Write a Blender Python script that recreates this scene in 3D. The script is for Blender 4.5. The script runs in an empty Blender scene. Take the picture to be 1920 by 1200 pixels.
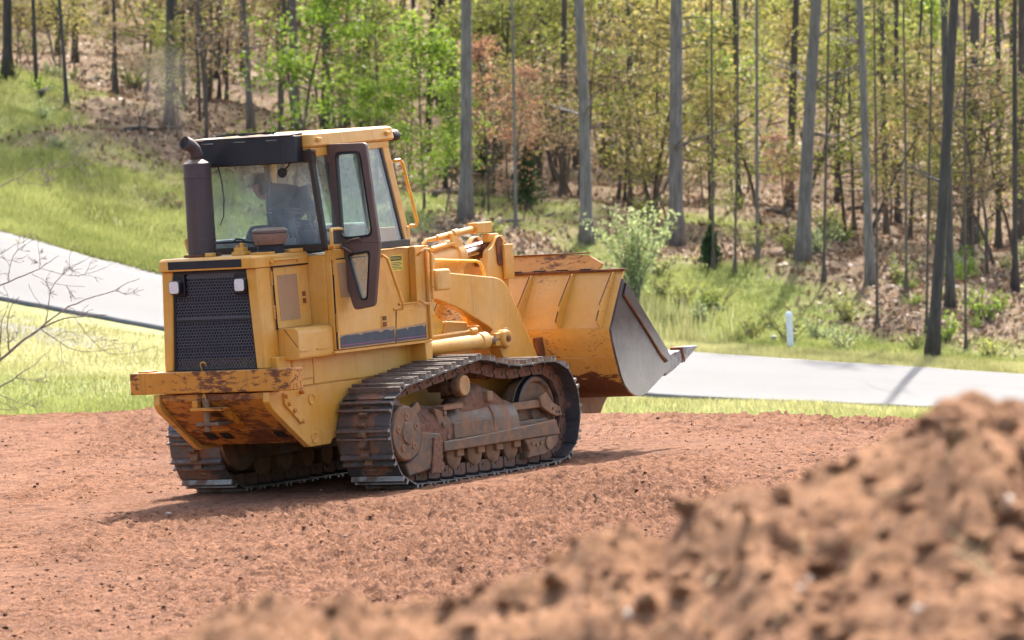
import bpy, math, random
import numpy as np
from mathutils import Vector, Matrix

# ------------------------------------------------------------------ camera, sky, sun, exposure
sc = bpy.context.scene
COL = sc.collection
F_PX = 10400.0            # focal length in pixels of a 1920 wide picture
HORIZON_V = 214.0
CAM_Z = 3.3
PITCH = math.atan((600.0 - HORIZON_V) / F_PX)
SUN_EL = math.radians(51)
SUN_AZ = math.radians(13)  # clockwise from +Y

cam_data = bpy.data.cameras.new('camera')
cam_data.sensor_width = 36.0
cam_data.lens = F_PX / 1920.0 * 36.0
cam_data.clip_start = 0.5
cam_data.clip_end = 3000.0
cam_data.dof.use_dof = True
cam_data.dof.focus_distance = 49.6
cam_data.dof.aperture_fstop = 5.0
cam = bpy.data.objects.new('camera', cam_data)
COL.objects.link(cam)
cam.location = (0, 0, CAM_Z)
cam.rotation_euler = (math.pi / 2 - PITCH, 0, 0)
sc.camera = cam

world = bpy.data.worlds.new('World')
sc.world = world
world.use_nodes = True
wn = world.node_tree
sky = wn.nodes.new('ShaderNodeTexSky')
sky.sky_type = 'NISHITA'
sky.sun_disc = False
sky.sun_elevation = SUN_EL
sky.sun_rotation = SUN_AZ
sky.air_density = 1.0
sky.dust_density = 4.0
sky.ozone_density = .6
wn.links.new(sky.outputs[0], wn.nodes['Background'].inputs[0])
wn.nodes['Background'].inputs[1].default_value = 0.15

sun_data = bpy.data.lights.new('sun', 'SUN')
sun_data.energy = 3.2
sun_data.angle = math.radians(0.6)
sun_data.color = (1.0, 0.95, 0.87)
sun = bpy.data.objects.new('sun', sun_data)
COL.objects.link(sun)
sun_dir = Vector((math.sin(SUN_AZ) * math.cos(SUN_EL), math.cos(SUN_AZ) * math.cos(SUN_EL), math.sin(SUN_EL)))
sun.rotation_euler = sun_dir.to_track_quat('Z', 'Y').to_euler()

sc.view_settings.view_transform = 'Standard'
sc.view_settings.look = 'None'
sc.view_settings.gamma = 1.0
sc.view_settings.exposure = 1.72
sc.view_settings.use_curve_mapping = False
sc.render.engine = 'CYCLES'
sc.cycles.use_denoising = True
sc.cycles.max_bounces = 5
sc.cycles.diffuse_bounces = 3
sc.cycles.glossy_bounces = 3
sc.cycles.use_adaptive_sampling = True
sc.cycles.adaptive_threshold = .03
sc.cycles.transparent_max_bounces = 16
sc.cycles.caustics_reflective = False
sc.cycles.caustics_refractive = False

# ------------------------------------------------------------------ helpers
def tag(o, label=None, cat=None, group=None, kind=None):
    if label: o['label'] = label
    if cat: o['category'] = cat
    if group: o['group'] = group
    if kind: o['kind'] = kind
    return o

def empty(name, loc=(0, 0, 0), parent=None):
    o = bpy.data.objects.new(name, None)
    o.location = loc
    o.empty_display_size = 0.2
    COL.objects.link(o)
    if parent: o.parent = parent
    return o

def finish(me, mat, smooth):
    mats = mat if isinstance(mat, (list, tuple)) else [mat]
    for m in mats: me.materials.append(m)
    if smooth:
        me.shade_smooth()
        if smooth is not True:
            me.set_sharp_from_angle(angle=math.radians(smooth))

def link(name, me, parent=None, bevel=0.0, seg=2):
    o = bpy.data.objects.new(name, me)
    COL.objects.link(o)
    if parent: o.parent = parent
    if bevel:
        b = o.modifiers.new('edge', 'BEVEL')
        b.width = bevel; b.segments = seg; b.limit_method = 'ANGLE'; b.angle_limit = math.radians(35)
    return o

class MB:
    def __init__(s):
        s.v = []; s.f = []
    def add(s, vs, fs):
        o = len(s.v)
        s.v += [tuple(p) for p in vs]
        s.f += [tuple(i + o for i in f) for f in fs]
        return s
    def box(s, x0, x1, y0, y1, z0, z1):
        return s.hexa([(x0, y0, z0), (x1, y0, z0), (x1, y1, z0), (x0, y1, z0), (x0, y0, z1), (x1, y0, z1), (x1, y1, z1), (x0, y1, z1)])
    def hexa(s, p):
        return s.add(p, [(3, 2, 1, 0), (4, 5, 6, 7), (0, 1, 5, 4), (1, 2, 6, 5), (2, 3, 7, 6), (3, 0, 4, 7)])
    def bar(s, p0, p1, w, h, up=(0, 0, 1)):
        p0 = Vector(p0); p1 = Vector(p1); d = (p1 - p0).normalized()
        a = d.cross(Vector(up)).normalized() * (w / 2); b = a.cross(d).normalized() * (h / 2)
        return s.hexa([p0 - a - b, p0 + a - b, p1 + a - b, p1 - a - b, p0 - a + b, p0 + a + b, p1 + a + b, p1 - a + b])
    def prism(s, poly, vec):
        n = len(poly); vec = Vector(vec)
        a = [Vector(p) for p in poly]; b = [p + vec for p in a]
        fs = [tuple(range(n)), tuple(range(2 * n - 1, n - 1, -1))]
        fs += [((i + 1) % n, i, i + n, (i + 1) % n + n) for i in range(n)]
        return s.add(a + b, fs)
    def yz(s, prof, x0, x1):
        return s.prism([(x0, y, z) for y, z in prof], (x1 - x0, 0, 0))
    def xz(s, prof, y0, y1):
        return s.prism([(x, y0, z) for x, z in prof], (0, y1 - y0, 0))
    def xy(s, prof, z0, z1):
        return s.prism([(x, y, z0) for x, y in prof], (0, 0, z1 - z0))
    def loft(s, rings, cap=True, closed=True):
        n = len(rings[0]); o = []
        for r in rings: o += [tuple(p) for p in r]
        fs = []
        for k in range(len(rings) - 1):
            for i in range(n if closed else n - 1):
                j = (i + 1) % n
                fs.append((k * n + i, k * n + j, (k + 1) * n + j, (k + 1) * n + i))
        if cap:
            fs.append(tuple(range(n - 1, -1, -1)))
            m = (len(rings) - 1) * n
            fs.append(tuple(range(m, m + n)))
        return s.add(o, fs)
    def tube(s, pts, r, n=8, cap=True):
        pts = [Vector(p) for p in pts]; m = len(pts)
        rs = list(r) if isinstance(r, (list, tuple, np.ndarray)) else [r] * m
        rings = []; ref = None
        for k, p in enumerate(pts):
            d = (pts[min(k + 1, m - 1)] - pts[max(k - 1, 0)]).normalized()
            if ref is None:
                ref = d.orthogonal().normalized()
            else:
                ref = (ref - d * ref.dot(d))
                ref = ref.normalized() if ref.length > 1e-6 else d.orthogonal().normalized()
            q = d.cross(ref)
            rings.append([p + (ref * math.cos(2 * math.pi * i / n) + q * math.sin(2 * math.pi * i / n)) * rs[k] for i in range(n)])
        return s.loft(rings, cap)
    def lathe(s, p, axis, prof, n=24):
        p = Vector(p); ax = Vector(axis).normalized(); ref = ax.orthogonal().normalized(); q = ax.cross(ref)
        rings = [[p + ax * t + (ref * math.cos(2 * math.pi * i / n) + q * math.sin(2 * math.pi * i / n)) * r for i in range(n)] for t, r in prof]
        return s.loft(rings, True)
    def cyl(s, p0, p1, r, n=20):
        p0 = Vector(p0); p1 = Vector(p1)
        return s.lathe(p0, p1 - p0, [(0, r), ((p1 - p0).length, r)], n)
    def mesh(s, name, mat, smooth=30):
        me = bpy.data.meshes.new(name)
        me.from_pydata(s.v, [], s.f)
        import bmesh
        bm = bmesh.new(); bm.from_mesh(me)
        bmesh.ops.recalc_face_normals(bm, faces=bm.faces)
        bm.to_mesh(me); bm.free()
        finish(me, mat, smooth)
        return me
    def build(s, name, mat, parent=None, bevel=0.0, smooth=30, seg=2):
        return link(name, s.mesh(name, mat, smooth), parent, bevel, seg)

def fillet(poly, r, n=4):
    """round the corners of a 2D polygon"""
    out = []; m = len(poly)
    for i in range(m):
        p = Vector(poly[i]); a = Vector(poly[i - 1]); b = Vector(poly[(i + 1) % m])
        da = (a - p); db = (b - p)
        rr = r[i] if isinstance(r, (list, tuple)) else r
        k = min(rr, da.length * .45, db.length * .45)
        if k < 1e-4:
            out.append(tuple(p)); continue
        s = p + da.normalized() * k; e = p + db.normalized() * k
        for j in range(n + 1):
            t = j / n
            q = s * (1 - t) ** 2 + p * 2 * t * (1 - t) + e * t * t
            out.append(tuple(q))
    return out

def np_mesh(name, verts, quads, mat, smooth=True, tone=None, tris=False):
    """fast mesh from numpy arrays"""
    k = 3 if tris else 4
    me = bpy.data.meshes.new(name)
    nv, nf = len(verts), len(quads)
    me.vertices.add(nv); me.vertices.foreach_set('co', np.asarray(verts, np.float32).ravel())
    me.loops.add(nf * k); me.loops.foreach_set('vertex_index', np.asarray(quads, np.int32).ravel())
    me.polygons.add(nf); me.polygons.foreach_set('loop_start', np.arange(0, nf * k, k, dtype=np.int32))
    me.polygons.foreach_set('loop_total', np.full(nf, k, np.int32))
    if smooth: me.polygons.foreach_set('use_smooth', np.ones(nf, bool))
    if tone is not None:
        dom = 'POINT' if len(tone) == nv else 'FACE'
        at = me.attributes.new('tone', 'FLOAT', dom)
        at.data.foreach_set('value', np.asarray(tone, np.float32))
    me.update(calc_edges=True)
    for m in (mat if isinstance(mat, (list, tuple)) else [mat]): me.materials.append(m)
    return me

def grid_quads(nu, nv):
    i = np.arange(nv - 1)[:, None] * nu + np.arange(nu - 1)[None, :]
    i = i.ravel()
    return np.stack([i, i + 1, i + nu + 1, i + nu], 1)

_rng = np.random.default_rng(5)
_LAT = _rng.random((256, 256)).astype(np.float32)
def vnoise(x, y):
    xi = np.floor(x).astype(int); yi = np.floor(y).astype(int)
    fx = x - xi; fy = y - yi
    fx = fx * fx * (3 - 2 * fx); fy = fy * fy * (3 - 2 * fy)
    a = _LAT[yi & 255, xi & 255]; b = _LAT[yi & 255, (xi + 1) & 255]
    c = _LAT[(yi + 1) & 255, xi & 255]; d = _LAT[(yi + 1) & 255, (xi + 1) & 255]
    return (a * (1 - fx) + b * fx) * (1 - fy) + (c * (1 - fx) + d * fx) * fy - .5
def fbm(x, y, o=4, g=.5):
    s = 0; a = 1.0
    for k in range(o):
        s = s + a * vnoise(x + 17.3 * k, y + 9.1 * k); x = x * 2.03; y = y * 2.03; a *= g
    return s

# ------------------------------------------------------------------ materials
class NT:
    def __init__(s, name):
        s.m = bpy.data.materials.new(name); s.m.use_nodes = True
        s.t = s.m.node_tree; s.t.nodes.clear()
        s.out = s.t.nodes.new('ShaderNodeOutputMaterial')
    def n(s, typ, **k):
        nd = s.t.nodes.new('ShaderNode' + typ)
        ins = k.pop('ins', {})
        for a, b in k.items(): setattr(nd, a, b)
        for a, b in ins.items():
            if hasattr(b, 'is_linked') or isinstance(b, bpy.types.NodeSocket): s.t.links.new(b, nd.inputs[a])
            else: nd.inputs[a].default_value = b
        return nd
    def coord(s, kind='Object', scale=(1, 1, 1)):
        tc = s.n('TexCoord')
        mp = s.n('Mapping', ins={'Vector': tc.outputs[kind], 'Scale': scale})
        return mp.outputs[0]
    def noise(s, vec, scale, detail=4, rough=.55, dist=0.0):
        return s.n('TexNoise', ins={'Vector': vec, 'Scale': scale, 'Detail': detail, 'Roughness': rough, 'Distortion': dist}).outputs[0]
    def ramp(s, fac, a, b, lo=0.0, hi=1.0):
        return s.n('MapRange', ins={'Value': fac, 'From Min': a, 'From Max': b, 'To Min': lo, 'To Max': hi}).outputs[0]
    def mix(s, fac, a, b, blend='MIX'):
        nd = s.n('Mix', data_type='RGBA', blend_type=blend)
        for key, val in ((0, fac), (6, a), (7, b)):
            if isinstance(val, bpy.types.NodeSocket): s.t.links.new(val, nd.inputs[key])
            else: nd.inputs[key].default_value = (*val, 1) if isinstance(val, tuple) else val
        return nd.outputs[2]
    def math(s, op, a, b=0.0):
        nd = s.n('Math', operation=op)
        for k, val in ((0, a), (1, b)):
            if isinstance(val, bpy.types.NodeSocket): s.t.links.new(val, nd.inputs[k])
            else: nd.inputs[k].default_value = val
        return nd.outputs[0]
    def bsdf(s, col, rough=.6, metal=0.0, spec=.5, normal=None, **kw):
        p = s.n('BsdfPrincipled')
        for key, val in (('Base Color', col), ('Roughness', rough), ('Metallic', metal), ('Specular IOR Level', spec)):
            if isinstance(val, bpy.types.NodeSocket): s.t.links.new(val, p.inputs[key])
            else: p.inputs[key].default_value = (*val, 1) if isinstance(val, tuple) else val
        for key, val in kw.items(): p.inputs[key].default_value = val
        if normal is not None: s.t.links.new(normal, p.inputs['Normal'])
        return p.outputs[0]
    def bump(s, h, strength=.3, dist=.02):
        return s.n('Bump', ins={'Height': h, 'Strength': strength, 'Distance': dist}).outputs[0]
    def done(s, sh):
        s.t.links.new(sh, s.out.inputs[0]); return s.m

DIRT = (.30, .135, .085)
def paint(name, base, rust=0.0, dust=.25, rough=.42, grime=.38, fade=(.68, .40, .13), zr=None, spots=1.0):
    k = NT(name); c = k.coord()
    big = k.noise(c, 1.7, 5, .6)
    col = k.mix(k.ramp(big, .35, .75), base, fade)
    mid = k.noise(c, 9.0, 6, .65)
    col = k.mix(k.ramp(mid, .35, .75, 0, .30), col, tuple(x * .68 for x in base))
    fine = k.noise(k.coord('Object', (3, 3, 1.2)), 16, 8, .75)
    col = k.mix(k.ramp(fine, .60, .72, 0, .30), col, tuple(min(1, x * 1.2 + .06) for x in base))
    # streaks running down
    cs = k.coord('Object', (14, 14, .9))
    st = k.noise(cs, 1.6, 5, .6)
    col = k.mix(k.ramp(st, .56, .8, 0, grime), col, (.16, .085, .035))
    # settled dust on faces that look up
    geo = k.n('NewGeometry'); sep = k.n('SeparateXYZ', ins={'Vector': geo.outputs['Normal']})
    up = k.ramp(sep.outputs[2], .2, 1.0)
    dn = k.math('MULTIPLY', up, k.ramp(k.noise(c, 5, 4), .2, .7, .3, 1))
    col = k.mix(k.math('MULTIPLY', dn, dust), col, (.50, .34, .20))
    r = k.ramp(mid, .3, .8, rough - .06, rough + .16)
    if rust > 0:
        cr = k.coord('Object', (1.6, 3.5, 4.2))
        ru = k.noise(cr, 4.5 * spots, 10, .74, .35)
        patch = k.noise(c, 1.6, 3, .5)
        f = k.math('ADD', ru, k.math('MULTIPLY', patch, .62))
        if zr:
            sz = k.n('SeparateXYZ', ins={'Vector': k.n('TexCoord').outputs['Object']})
            f = k.math('ADD', f, k.ramp(sz.outputs[2], zr[0], zr[1], .0, zr[2]))
        m = k.ramp(f, 1.06 - .26 * rust, 1.13 - .26 * rust)
        rc = k.mix(k.noise(c, 26, 4), (.075, .03, .016), (.23, .075, .022))
        col = k.mix(m, col, rc)
        r = k.math('ADD', r, k.math('MULTIPLY', m, .3))
    nb = k.bump(k.noise(c, 60, 3), .05, .004)
    return k.done(k.bsdf(col, r, 0, .4, nb))

YEL = (.68, .315, .038)
M = {}
M['yellow'] = paint('yellow_paint', YEL)
M['yellow_worn'] = paint('yellow_paint_worn', (.64, .285, .03), rust=.42, dust=.35, grime=.35)
M['yellow_heel'] = paint('yellow_paint_heel', (.66, .31, .04), rust=.5, dust=.2, grime=.4, zr=(.30, .02, .34))
M['yellow_rusty'] = paint('yellow_paint_rusty', (.58, .215, .018), rust=.85, spots=1.3, fade=(.61, .27, .04), dust=.3, grime=.6)
M['yellow_bucket'] = paint('yellow_paint_bucket', (.69, .335, .045), rust=.62, dust=.4, grime=.2, spots=2.6)
M['yellow_belly'] = paint('yellow_paint_belly', (.52, .20, .025), rust=1.0, dust=.1, grime=.8, fade=(.42, .16, .03))
M['brown'] = paint('brown_paint', (.105, .062, .05), rust=0, dust=.5, rough=.4, grime=.2, fade=(.14, .09, .072))
M['muffler'] = paint('muffler_brown', (.062, .042, .04), rust=0, dust=.4, rough=.5, grime=.5, fade=(.085, .055, .05))
M['black'] = paint('black_paint', (.014, .014, .018), rust=0, dust=.5, rough=.35, grime=.1, fade=(.022, .021, .026))
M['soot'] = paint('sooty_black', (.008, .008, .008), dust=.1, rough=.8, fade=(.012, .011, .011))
M['decal_blue'] = paint('decal_dark_blue', (.035, .042, .06), dust=.3, rough=.5, fade=(.05, .055, .07), grime=.5)
M['decal_tan'] = paint('decal_residue', (.42, .24, .11), dust=.2, rough=.6, fade=(.36, .22, .12), grime=.3)

def plain(name, col, rough=.5, metal=0.0, spec=.5, var=.25, scale=12, bump=0.0):
    k = NT(name); c = k.coord()
    nz = k.noise(c, scale, 5, .6)
    cc = k.mix(k.ramp(nz, .3, .75), tuple(x * (1 - var) for x in col), tuple(min(1, x * (1 + var)) for x in col))
    nb = k.bump(k.noise(c, scale * 4, 4), bump, .01) if bump else None
    return k.done(k.bsdf(cc, k.ramp(nz, .3, .8, rough - .08, rough + .12), metal, spec, nb))
M['rubber'] = plain('black_rubber', (.012, .012, .012), .7)
M['chrome'] = plain('chrome_rod', (.62, .62, .64), .16, 1.0)
M['lens'] = plain('lamp_lens', (.72, .66, .62), .2, 0, .6, .06, 30)
M['sticker'] = plain('sticker_yellow', (.72, .55, .08), .5)
M['ink'] = plain('sticker_ink', (.012, .012, .012), .6)
M['magenta'] = plain('stripe_magenta', (.30, .05, .14), .5)
M['cloth_blue'] = plain('work_jacket_blue', (.045, .065, .10), .9, 0, .2, .3, 20, .3)
M['cloth_stripe'] = plain('jacket_stripe', (.20, .23, .27), .9, 0, .2)
M['skin'] = plain('skin', (.36, .19, .125), .5, 0, .4, .1)
M['cap'] = plain('camouflage_cap', (.10, .095, .055), .9, 0, .2, .75, 26)
M['hair'] = plain('short_hair', (.05, .035, .025), .8)
M['interior'] = plain('cab_interior_grey', (.30, .29, .27), .7)
M['vinyl'] = plain('seat_vinyl', (.016, .016, .018), .5)

def steel(name, base, dirt, amount, rough=.42, metal=.75):
    k = NT(name); c = k.coord()
    a = k.noise(c, 7, 6, .62, .4)
    f = k.ramp(a, .62 - amount * .3, .78 - amount * .3)
    col = k.mix(k.ramp(k.noise(c, 30, 5), .3, .7), tuple(x * .65 for x in base), base)
    dc = k.mix(k.noise(c, 18, 5), tuple(x * .55 for x in dirt), dirt)
    col = k.mix(f, col, dc)
    r = k.ramp(f, 0, 1, rough, .9)
    mt = k.ramp(f, 0, 1, metal, 0)
    return k.done(k.bsdf(col, r, mt, .4, k.bump(k.noise(c, 45, 5), .25, .008)))
def shoe_mat():
    # bare dark plates with soil caked along the middle where the links bolt on
    k = NT('track_shoe'); c = k.coord()
    sx = k.n('SeparateXYZ', ins={'Vector': k.n('TexCoord').outputs['Object']})
    mid_ = k.ramp(k.math('ABSOLUTE', sx.outputs[0]), .03, .20, .26, -.10)
    rnd = k.n('ObjectInfo').outputs['Random']
    cv = k.n('VectorMath', operation='ADD', ins={0: c, 1: k.n('CombineXYZ', ins={0: k.math('MULTIPLY', rnd, 9.0)}).outputs[0]}).outputs[0]
    f = k.ramp(k.math('ADD', k.noise(cv, 9, 6, .65, .5), mid_), .52, .62)
    st = k.mix(k.noise(cv, 30, 5), (.055, .05, .05), (.16, .15, .145))
    dt = k.mix(k.noise(cv, 20, 5), (.12, .055, .03), (.27, .13, .075))
    col = k.mix(f, st, dt)
    return k.done(k.bsdf(col, k.ramp(f, 0, 1, .42, .9), k.ramp(f, 0, 1, .6, 0), .4, k.bump(k.noise(cv, 40, 5), .3, .01)))
M['shoe'] = shoe_mat()
M['shoe_plain'] = steel('track_shoe_steel', (.12, .095, .08), (.25, .13, .072), .78, .45, .6)
M['grouser'] = steel('grouser_polished', (.26, .235, .215), (.20, .11, .07), .45, .42, .7)
M['link'] = steel('track_link_dirty', (.12, .085, .065), (.22, .11, .068), .75, .6, .3)
M['under'] = steel('undercarriage_dirty', (.12, .082, .055), (.28, .15, .08), .66, .5, .25)
M['under_dust'] = steel('undercarriage_dusty', (.19, .11, .058), (.33, .185, .098), .85, .6, .05)
def reflection_steel(name):
    # side plate with painted reflection, brown above and bright towards the floor, scratches along the digging direction
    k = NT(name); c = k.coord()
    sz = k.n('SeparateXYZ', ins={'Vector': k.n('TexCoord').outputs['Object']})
    refl = k.math('ADD', k.ramp(sz.outputs[2], .85, .05), k.math('MULTIPLY', k.math('SUBTRACT', k.noise(c, 3.0, 4, .6), .5), .5))
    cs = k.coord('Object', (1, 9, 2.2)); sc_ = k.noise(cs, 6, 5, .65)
    col = k.mix(k.ramp(refl, .1, .9), (.09, .068, .062), (.44, .445, .455))
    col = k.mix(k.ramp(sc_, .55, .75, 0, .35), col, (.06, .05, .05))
    r = k.ramp(refl, .1, .9, .46, .30)
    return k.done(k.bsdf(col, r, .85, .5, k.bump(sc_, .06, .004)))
M['bucket_steel'] = reflection_steel('bucket_reflection_steel')
M['tooth'] = steel('tooth_steel', (.38, .38, .38), (.2, .12, .08), .2, .42, .7)
M['rust'] = steel('rust_orange', (.24, .085, .025), (.13, .05, .025), .5, .8, .1)

def glass_mat(name, tint, film, rough=.03):
    k = NT(name)
    tr = k.n('BsdfTransparent', ins={'Color': (*tint, 1)}).outputs[0]
    gl = k.n('BsdfGlossy', ins={'Color': (1, 1, 1, 1), 'Roughness': rough}).outputs[0]
    fc_ = k.n('LayerWeight', ins={'Blend': .5}).outputs['Facing']
    front = k.math('SUBTRACT', 1.0, k.n('NewGeometry').outputs['Backfacing'])
    fr = k.math('ADD', .05, k.math('MULTIPLY', k.math('POWER', fc_, 4.0), .9))
    fr = k.math('MULTIPLY', fr, front)
    df = k.n('BsdfDiffuse', ins={'Color': (.62, .66, .62, 1)}).outputs[0]
    c = k.coord('Object', (3, 3, 1.2))
    d = k.math('MULTIPLY', front, k.ramp(k.noise(c, 1.8, 5, .6), .35, .75, film * .5, film * 1.5))
    a = k.n('MixShader', ins={0: d, 1: tr, 2: df}).outputs[0]
    b = k.n('MixShader', ins={0: fr, 1: a, 2: gl}).outputs[0]
    return k.done(b)
M['glass'] = glass_mat('cab_glass', (.86, .92, .90), .16)
M['glass_rear'] = glass_mat('rear_glass', (.85, .89, .91), .34)  # dust film, strengthened to paint pale reflections into the pane
M['glass_dusty'] = glass_mat('dusty_glass', (.70, .72, .64), .40)

def leaf_mat(name, dark, light, trans=.45):
    k = NT(name)
    at = k.n('Attribute', attribute_name='tone').outputs[2]
    oi = k.n('ObjectInfo').outputs['Random']
    col = k.mix(at, dark, light)
    col = k.mix(k.ramp(oi, 0, 1, 0, .25), col, tuple(x * .7 for x in dark))
    p = k.bsdf(col, .55, 0, .3)
    t = k.n('BsdfTranslucent', ins={'Color': col}).outputs[0]
    return k.done(k.n('MixShader', ins={0: trans, 1: p, 2: t}).outputs[0])
M['leaf_lime'] = leaf_mat('leaf_lime', (.13, .21, .02), (.34, .46, .06), .5)
M['leaf_spring'] = leaf_mat('leaf_spring', (.18, .205, .035), (.48, .49, .13), .5)
M['leaf_yellow'] = leaf_mat('leaf_yellow', (.24, .21, .05), (.52, .44, .16), .5)
M['leaf_salmon'] = leaf_mat('leaf_salmon', (.26, .12, .07), (.52, .28, .17), .5)
M['leaf_dark'] = leaf_mat('leaf_dark', (.04, .07, .022), (.09, .135, .045), .35)
M['leaf_pale'] = leaf_mat('leaf_pale', (.30, .36, .13), (.58, .64, .30), .5)
M['leaf_tan'] = leaf_mat('leaf_tan', (.26, .18, .09), (.50, .36, .21), .5)
M['grass_lush'] = leaf_mat('grass_lush', (.16, .19, .045), (.42, .43, .15), .5)
M['grass_dry'] = leaf_mat('grass_dry', (.27, .26, .09), (.52, .49, .23), .5)
M['litter'] = leaf_mat('leaf_litter', (.12, .07, .04), (.36, .24, .15), .2)

def bark(name, a, b):
    k = NT(name); c = k.coord('Object', (7, 7, 1.1))
    nz = k.noise(c, 2.2, 6, .65, .5)
    c2 = k.coord()
    col = k.mix(k.ramp(nz, .3, .72), a, b)
    col = k.mix(k.ramp(k.noise(c2, 1.1, 4), .55, .75, 0, .6), col, tuple(x * .55 for x in a))
    oi = k.n('ObjectInfo').outputs['Random']
    col = k.mix(k.ramp(oi, 0, 1, 0, .4), col, tuple(x * .5 for x in a))
    return k.done(k.bsdf(col, .9, 0, .2, k.bump(nz, .6, .03)))
M['bark_grey'] = bark('bark_grey', (.13, .112, .094), (.34, .30, .26))
M['bark_dark'] = bark('bark_dark', (.05, .044, .038), (.14, .122, .105))
M['bark_brown'] = bark('bark_brown', (.085, .066, .052), (.21, .17, .135))
M['twig'] = bark('bare_twig', (.17, .13, .11), (.34, .27, .23))
# ------------------------------------------------------------------ terrain
def pix_z(v, Y): return CAM_Z - (v - HORIZON_V) * Y / F_PX
def dirt_plane(X, Y):
    """height of the worked earth: it climbs gently to the right as the loader stands on it"""
    return -.081 + .06 * np.clip(X + 1.93, -6.0, 3.6) - .004 * (Y - 50) * 0
TU = np.array([-1500, -500, 0, 280, 700, 960, 1270, 1600, 1920, 2500, 3400], float)
CREST = np.array([71, 68, 66.5, 65.2, 62.3, 60.8, 58.7, 57.4, 56.7, 55.4, 52])
ROWS = [  # (distance, picture row) at each column: lay of the land from the crest of the dirt to the wooded hill
    (np.full(11, 80.) + np.linspace(2, -3, 11), [790, 770, 752, 750, 752, 754, 760, 772, 785, 800, 820]),
    (np.array([106, 103, 100, 99, 97.5, 97, 96, 96, 96, 96.5, 97.]), [380, 490, 565, 614, 678, 710, 748, 764, 778, 795, 820]),
    (np.array([114, 111, 108, 107, 105, 104.3, 103.5, 103, 103, 103.5, 104]), [250, 365, 452, 526, 600, 631, 664, 687, 708, 726, 750]),
    (np.array([118, 115, 112, 111, 109, 108, 107.2, 106.8, 106.5, 107, 107.5]), [205, 320, 410, 486, 566, 600, 637, 662, 685, 702, 725]),
    (np.array([131, 128, 124, 124, 123, 122, 121, 120, 120, 120, 121.]), [60, 190, 268, 325, 420, 450, 492, 515, 535, 550, 570]),
    (np.array([150, 148, 146, 146, 146, 146, 146, 146, 146, 146, 146.]), [-60, 70, 140, 190, 260, 283, 310, 322, 332, 342, 350]),
    (np.full(11, 190.), [-200, -90, -10, 25, 70, 85, 98, 105, 110, 115, 120]),
    (np.full(11, 250.), [-380, -260, -200, -180, -150, -135, -122, -115, -110, -105, -100]),
    (np.full(11, 340.), [-470] * 11),
    (np.full(11, 650.), [-430] * 11),
]
def smooth_u(vals, u):
    """cubic interpolation over the columns"""
    x = TU; y = np.asarray(vals, float)
    m = np.gradient(y, x)
    i = np.clip(np.searchsorted(x, u) - 1, 0, len(x) - 2)
    h = x[i + 1] - x[i]; t = np.clip((u - x[i]) / h, 0, 1)
    return ((1 + 2 * t) * (1 - t) ** 2) * y[i] + t * (1 - t) ** 2 * h * m[i] + t * t * (3 - 2 * t) * y[i + 1] + t * t * (t - 1) * h * m[i + 1]

def terrain_rows(u):
    """list of (Y, Z) arrays for columns u"""
    u = np.asarray(u, float)
    out = []
    yc = smooth_u(CREST, u)
    out.append((np.full_like(u, 4.0), np.full_like(u, -2.2)))
    out.append((yc - 14, np.full_like(u, -1.2)))
    out.append((yc + 1.5, dirt_plane((u - 960) / F_PX * yc, yc) - .33))
    out.append((yc + 6.5, .5 * (dirt_plane((u - 960) / F_PX * yc, yc) - .33) + .5 * pix_z(smooth_u(ROWS[0][1], u), smooth_u(ROWS[0][0], u)) - .25))
    for Y, v in ROWS:
        y = smooth_u(Y, u)
        out.append((y, pix_z(smooth_u(v, u), y)))
    return out
N_HEAD = 4          # rows before ROWS[0]
R_ROAD0, R_ROAD1 = N_HEAD + 1, N_HEAD + 2
def bump_noise(X, Y, t):
    a = np.clip((t - (N_HEAD + 2.6)) / 1.2, 0, 1) * (t < 30)
    n1 = fbm(X * .12 + 5, Y * .12, 3) * 1.1 + fbm(X * .6, Y * .6, 3) * .22
    n2 = fbm(X * .5 + 3, Y * .5, 3) * .10
    road = np.exp(-((t - (N_HEAD + 1.5)) / .62) ** 4)
    head = (t > 2.5)
    return (n1 * a + n2 * (1 - a)) * (1 - road) * head
def terrain_at(u, t):
    """point on the terrain at column u, row parameter t"""
    u = np.atleast_1d(np.asarray(u, float)); t = np.atleast_1d(np.asarray(t, float))
    rows = terrain_rows(u)
    Ys = np.stack([r[0] for r in rows]); Zs = np.stack([r[1] for r in rows])
    n = len(rows)
    i = np.clip(np.floor(t).astype(int), 0, n - 2); f = np.clip(t - i, 0, 1)
    k = np.arange(len(u))
    def herm(A):
        p1 = A[i, k]; p2 = A[i + 1, k]
        p0 = A[np.maximum(i - 1, 0), k]; p3 = A[np.minimum(i + 2, n - 1), k]
        dy0 = Ys[i, k] - Ys[np.maximum(i - 1, 0), k]; dy1 = Ys[i + 1, k] - Ys[i, k]; dy2 = Ys[np.minimum(i + 2, n - 1), k] - Ys[i + 1, k]
        return p0, p1, p2, p3, dy0, dy1, dy2
    Y = Ys[i, k] * (1 - f) + Ys[i + 1, k] * f
    p0, p1, p2, p3, d0, d1, d2 = herm(Zs)
    s1 = (p2 - p1) / d1
    m1 = np.where(d0 > 0, .5 * ((p1 - p0) / np.maximum(d0, 1e-6) + s1), s1)
    m2 = np.where(d2 > 0, .5 * ((p3 - p2) / np.maximum(d2, 1e-6) + s1), s1)
    Z = ((1 + 2 * f) * (1 - f) ** 2) * p1 + f * (1 - f) ** 2 * d1 * m1 + f * f * (3 - 2 * f) * p2 + f * f * (f - 1) * d1 * m2
    X = (u - 960) / F_PX * Y
    Z = Z + bump_noise(X, Y, t)
    return np.stack([X, Y, Z], -1)
_T = np.linspace(N_HEAD - 1, N_HEAD + 9, 900)
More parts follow.
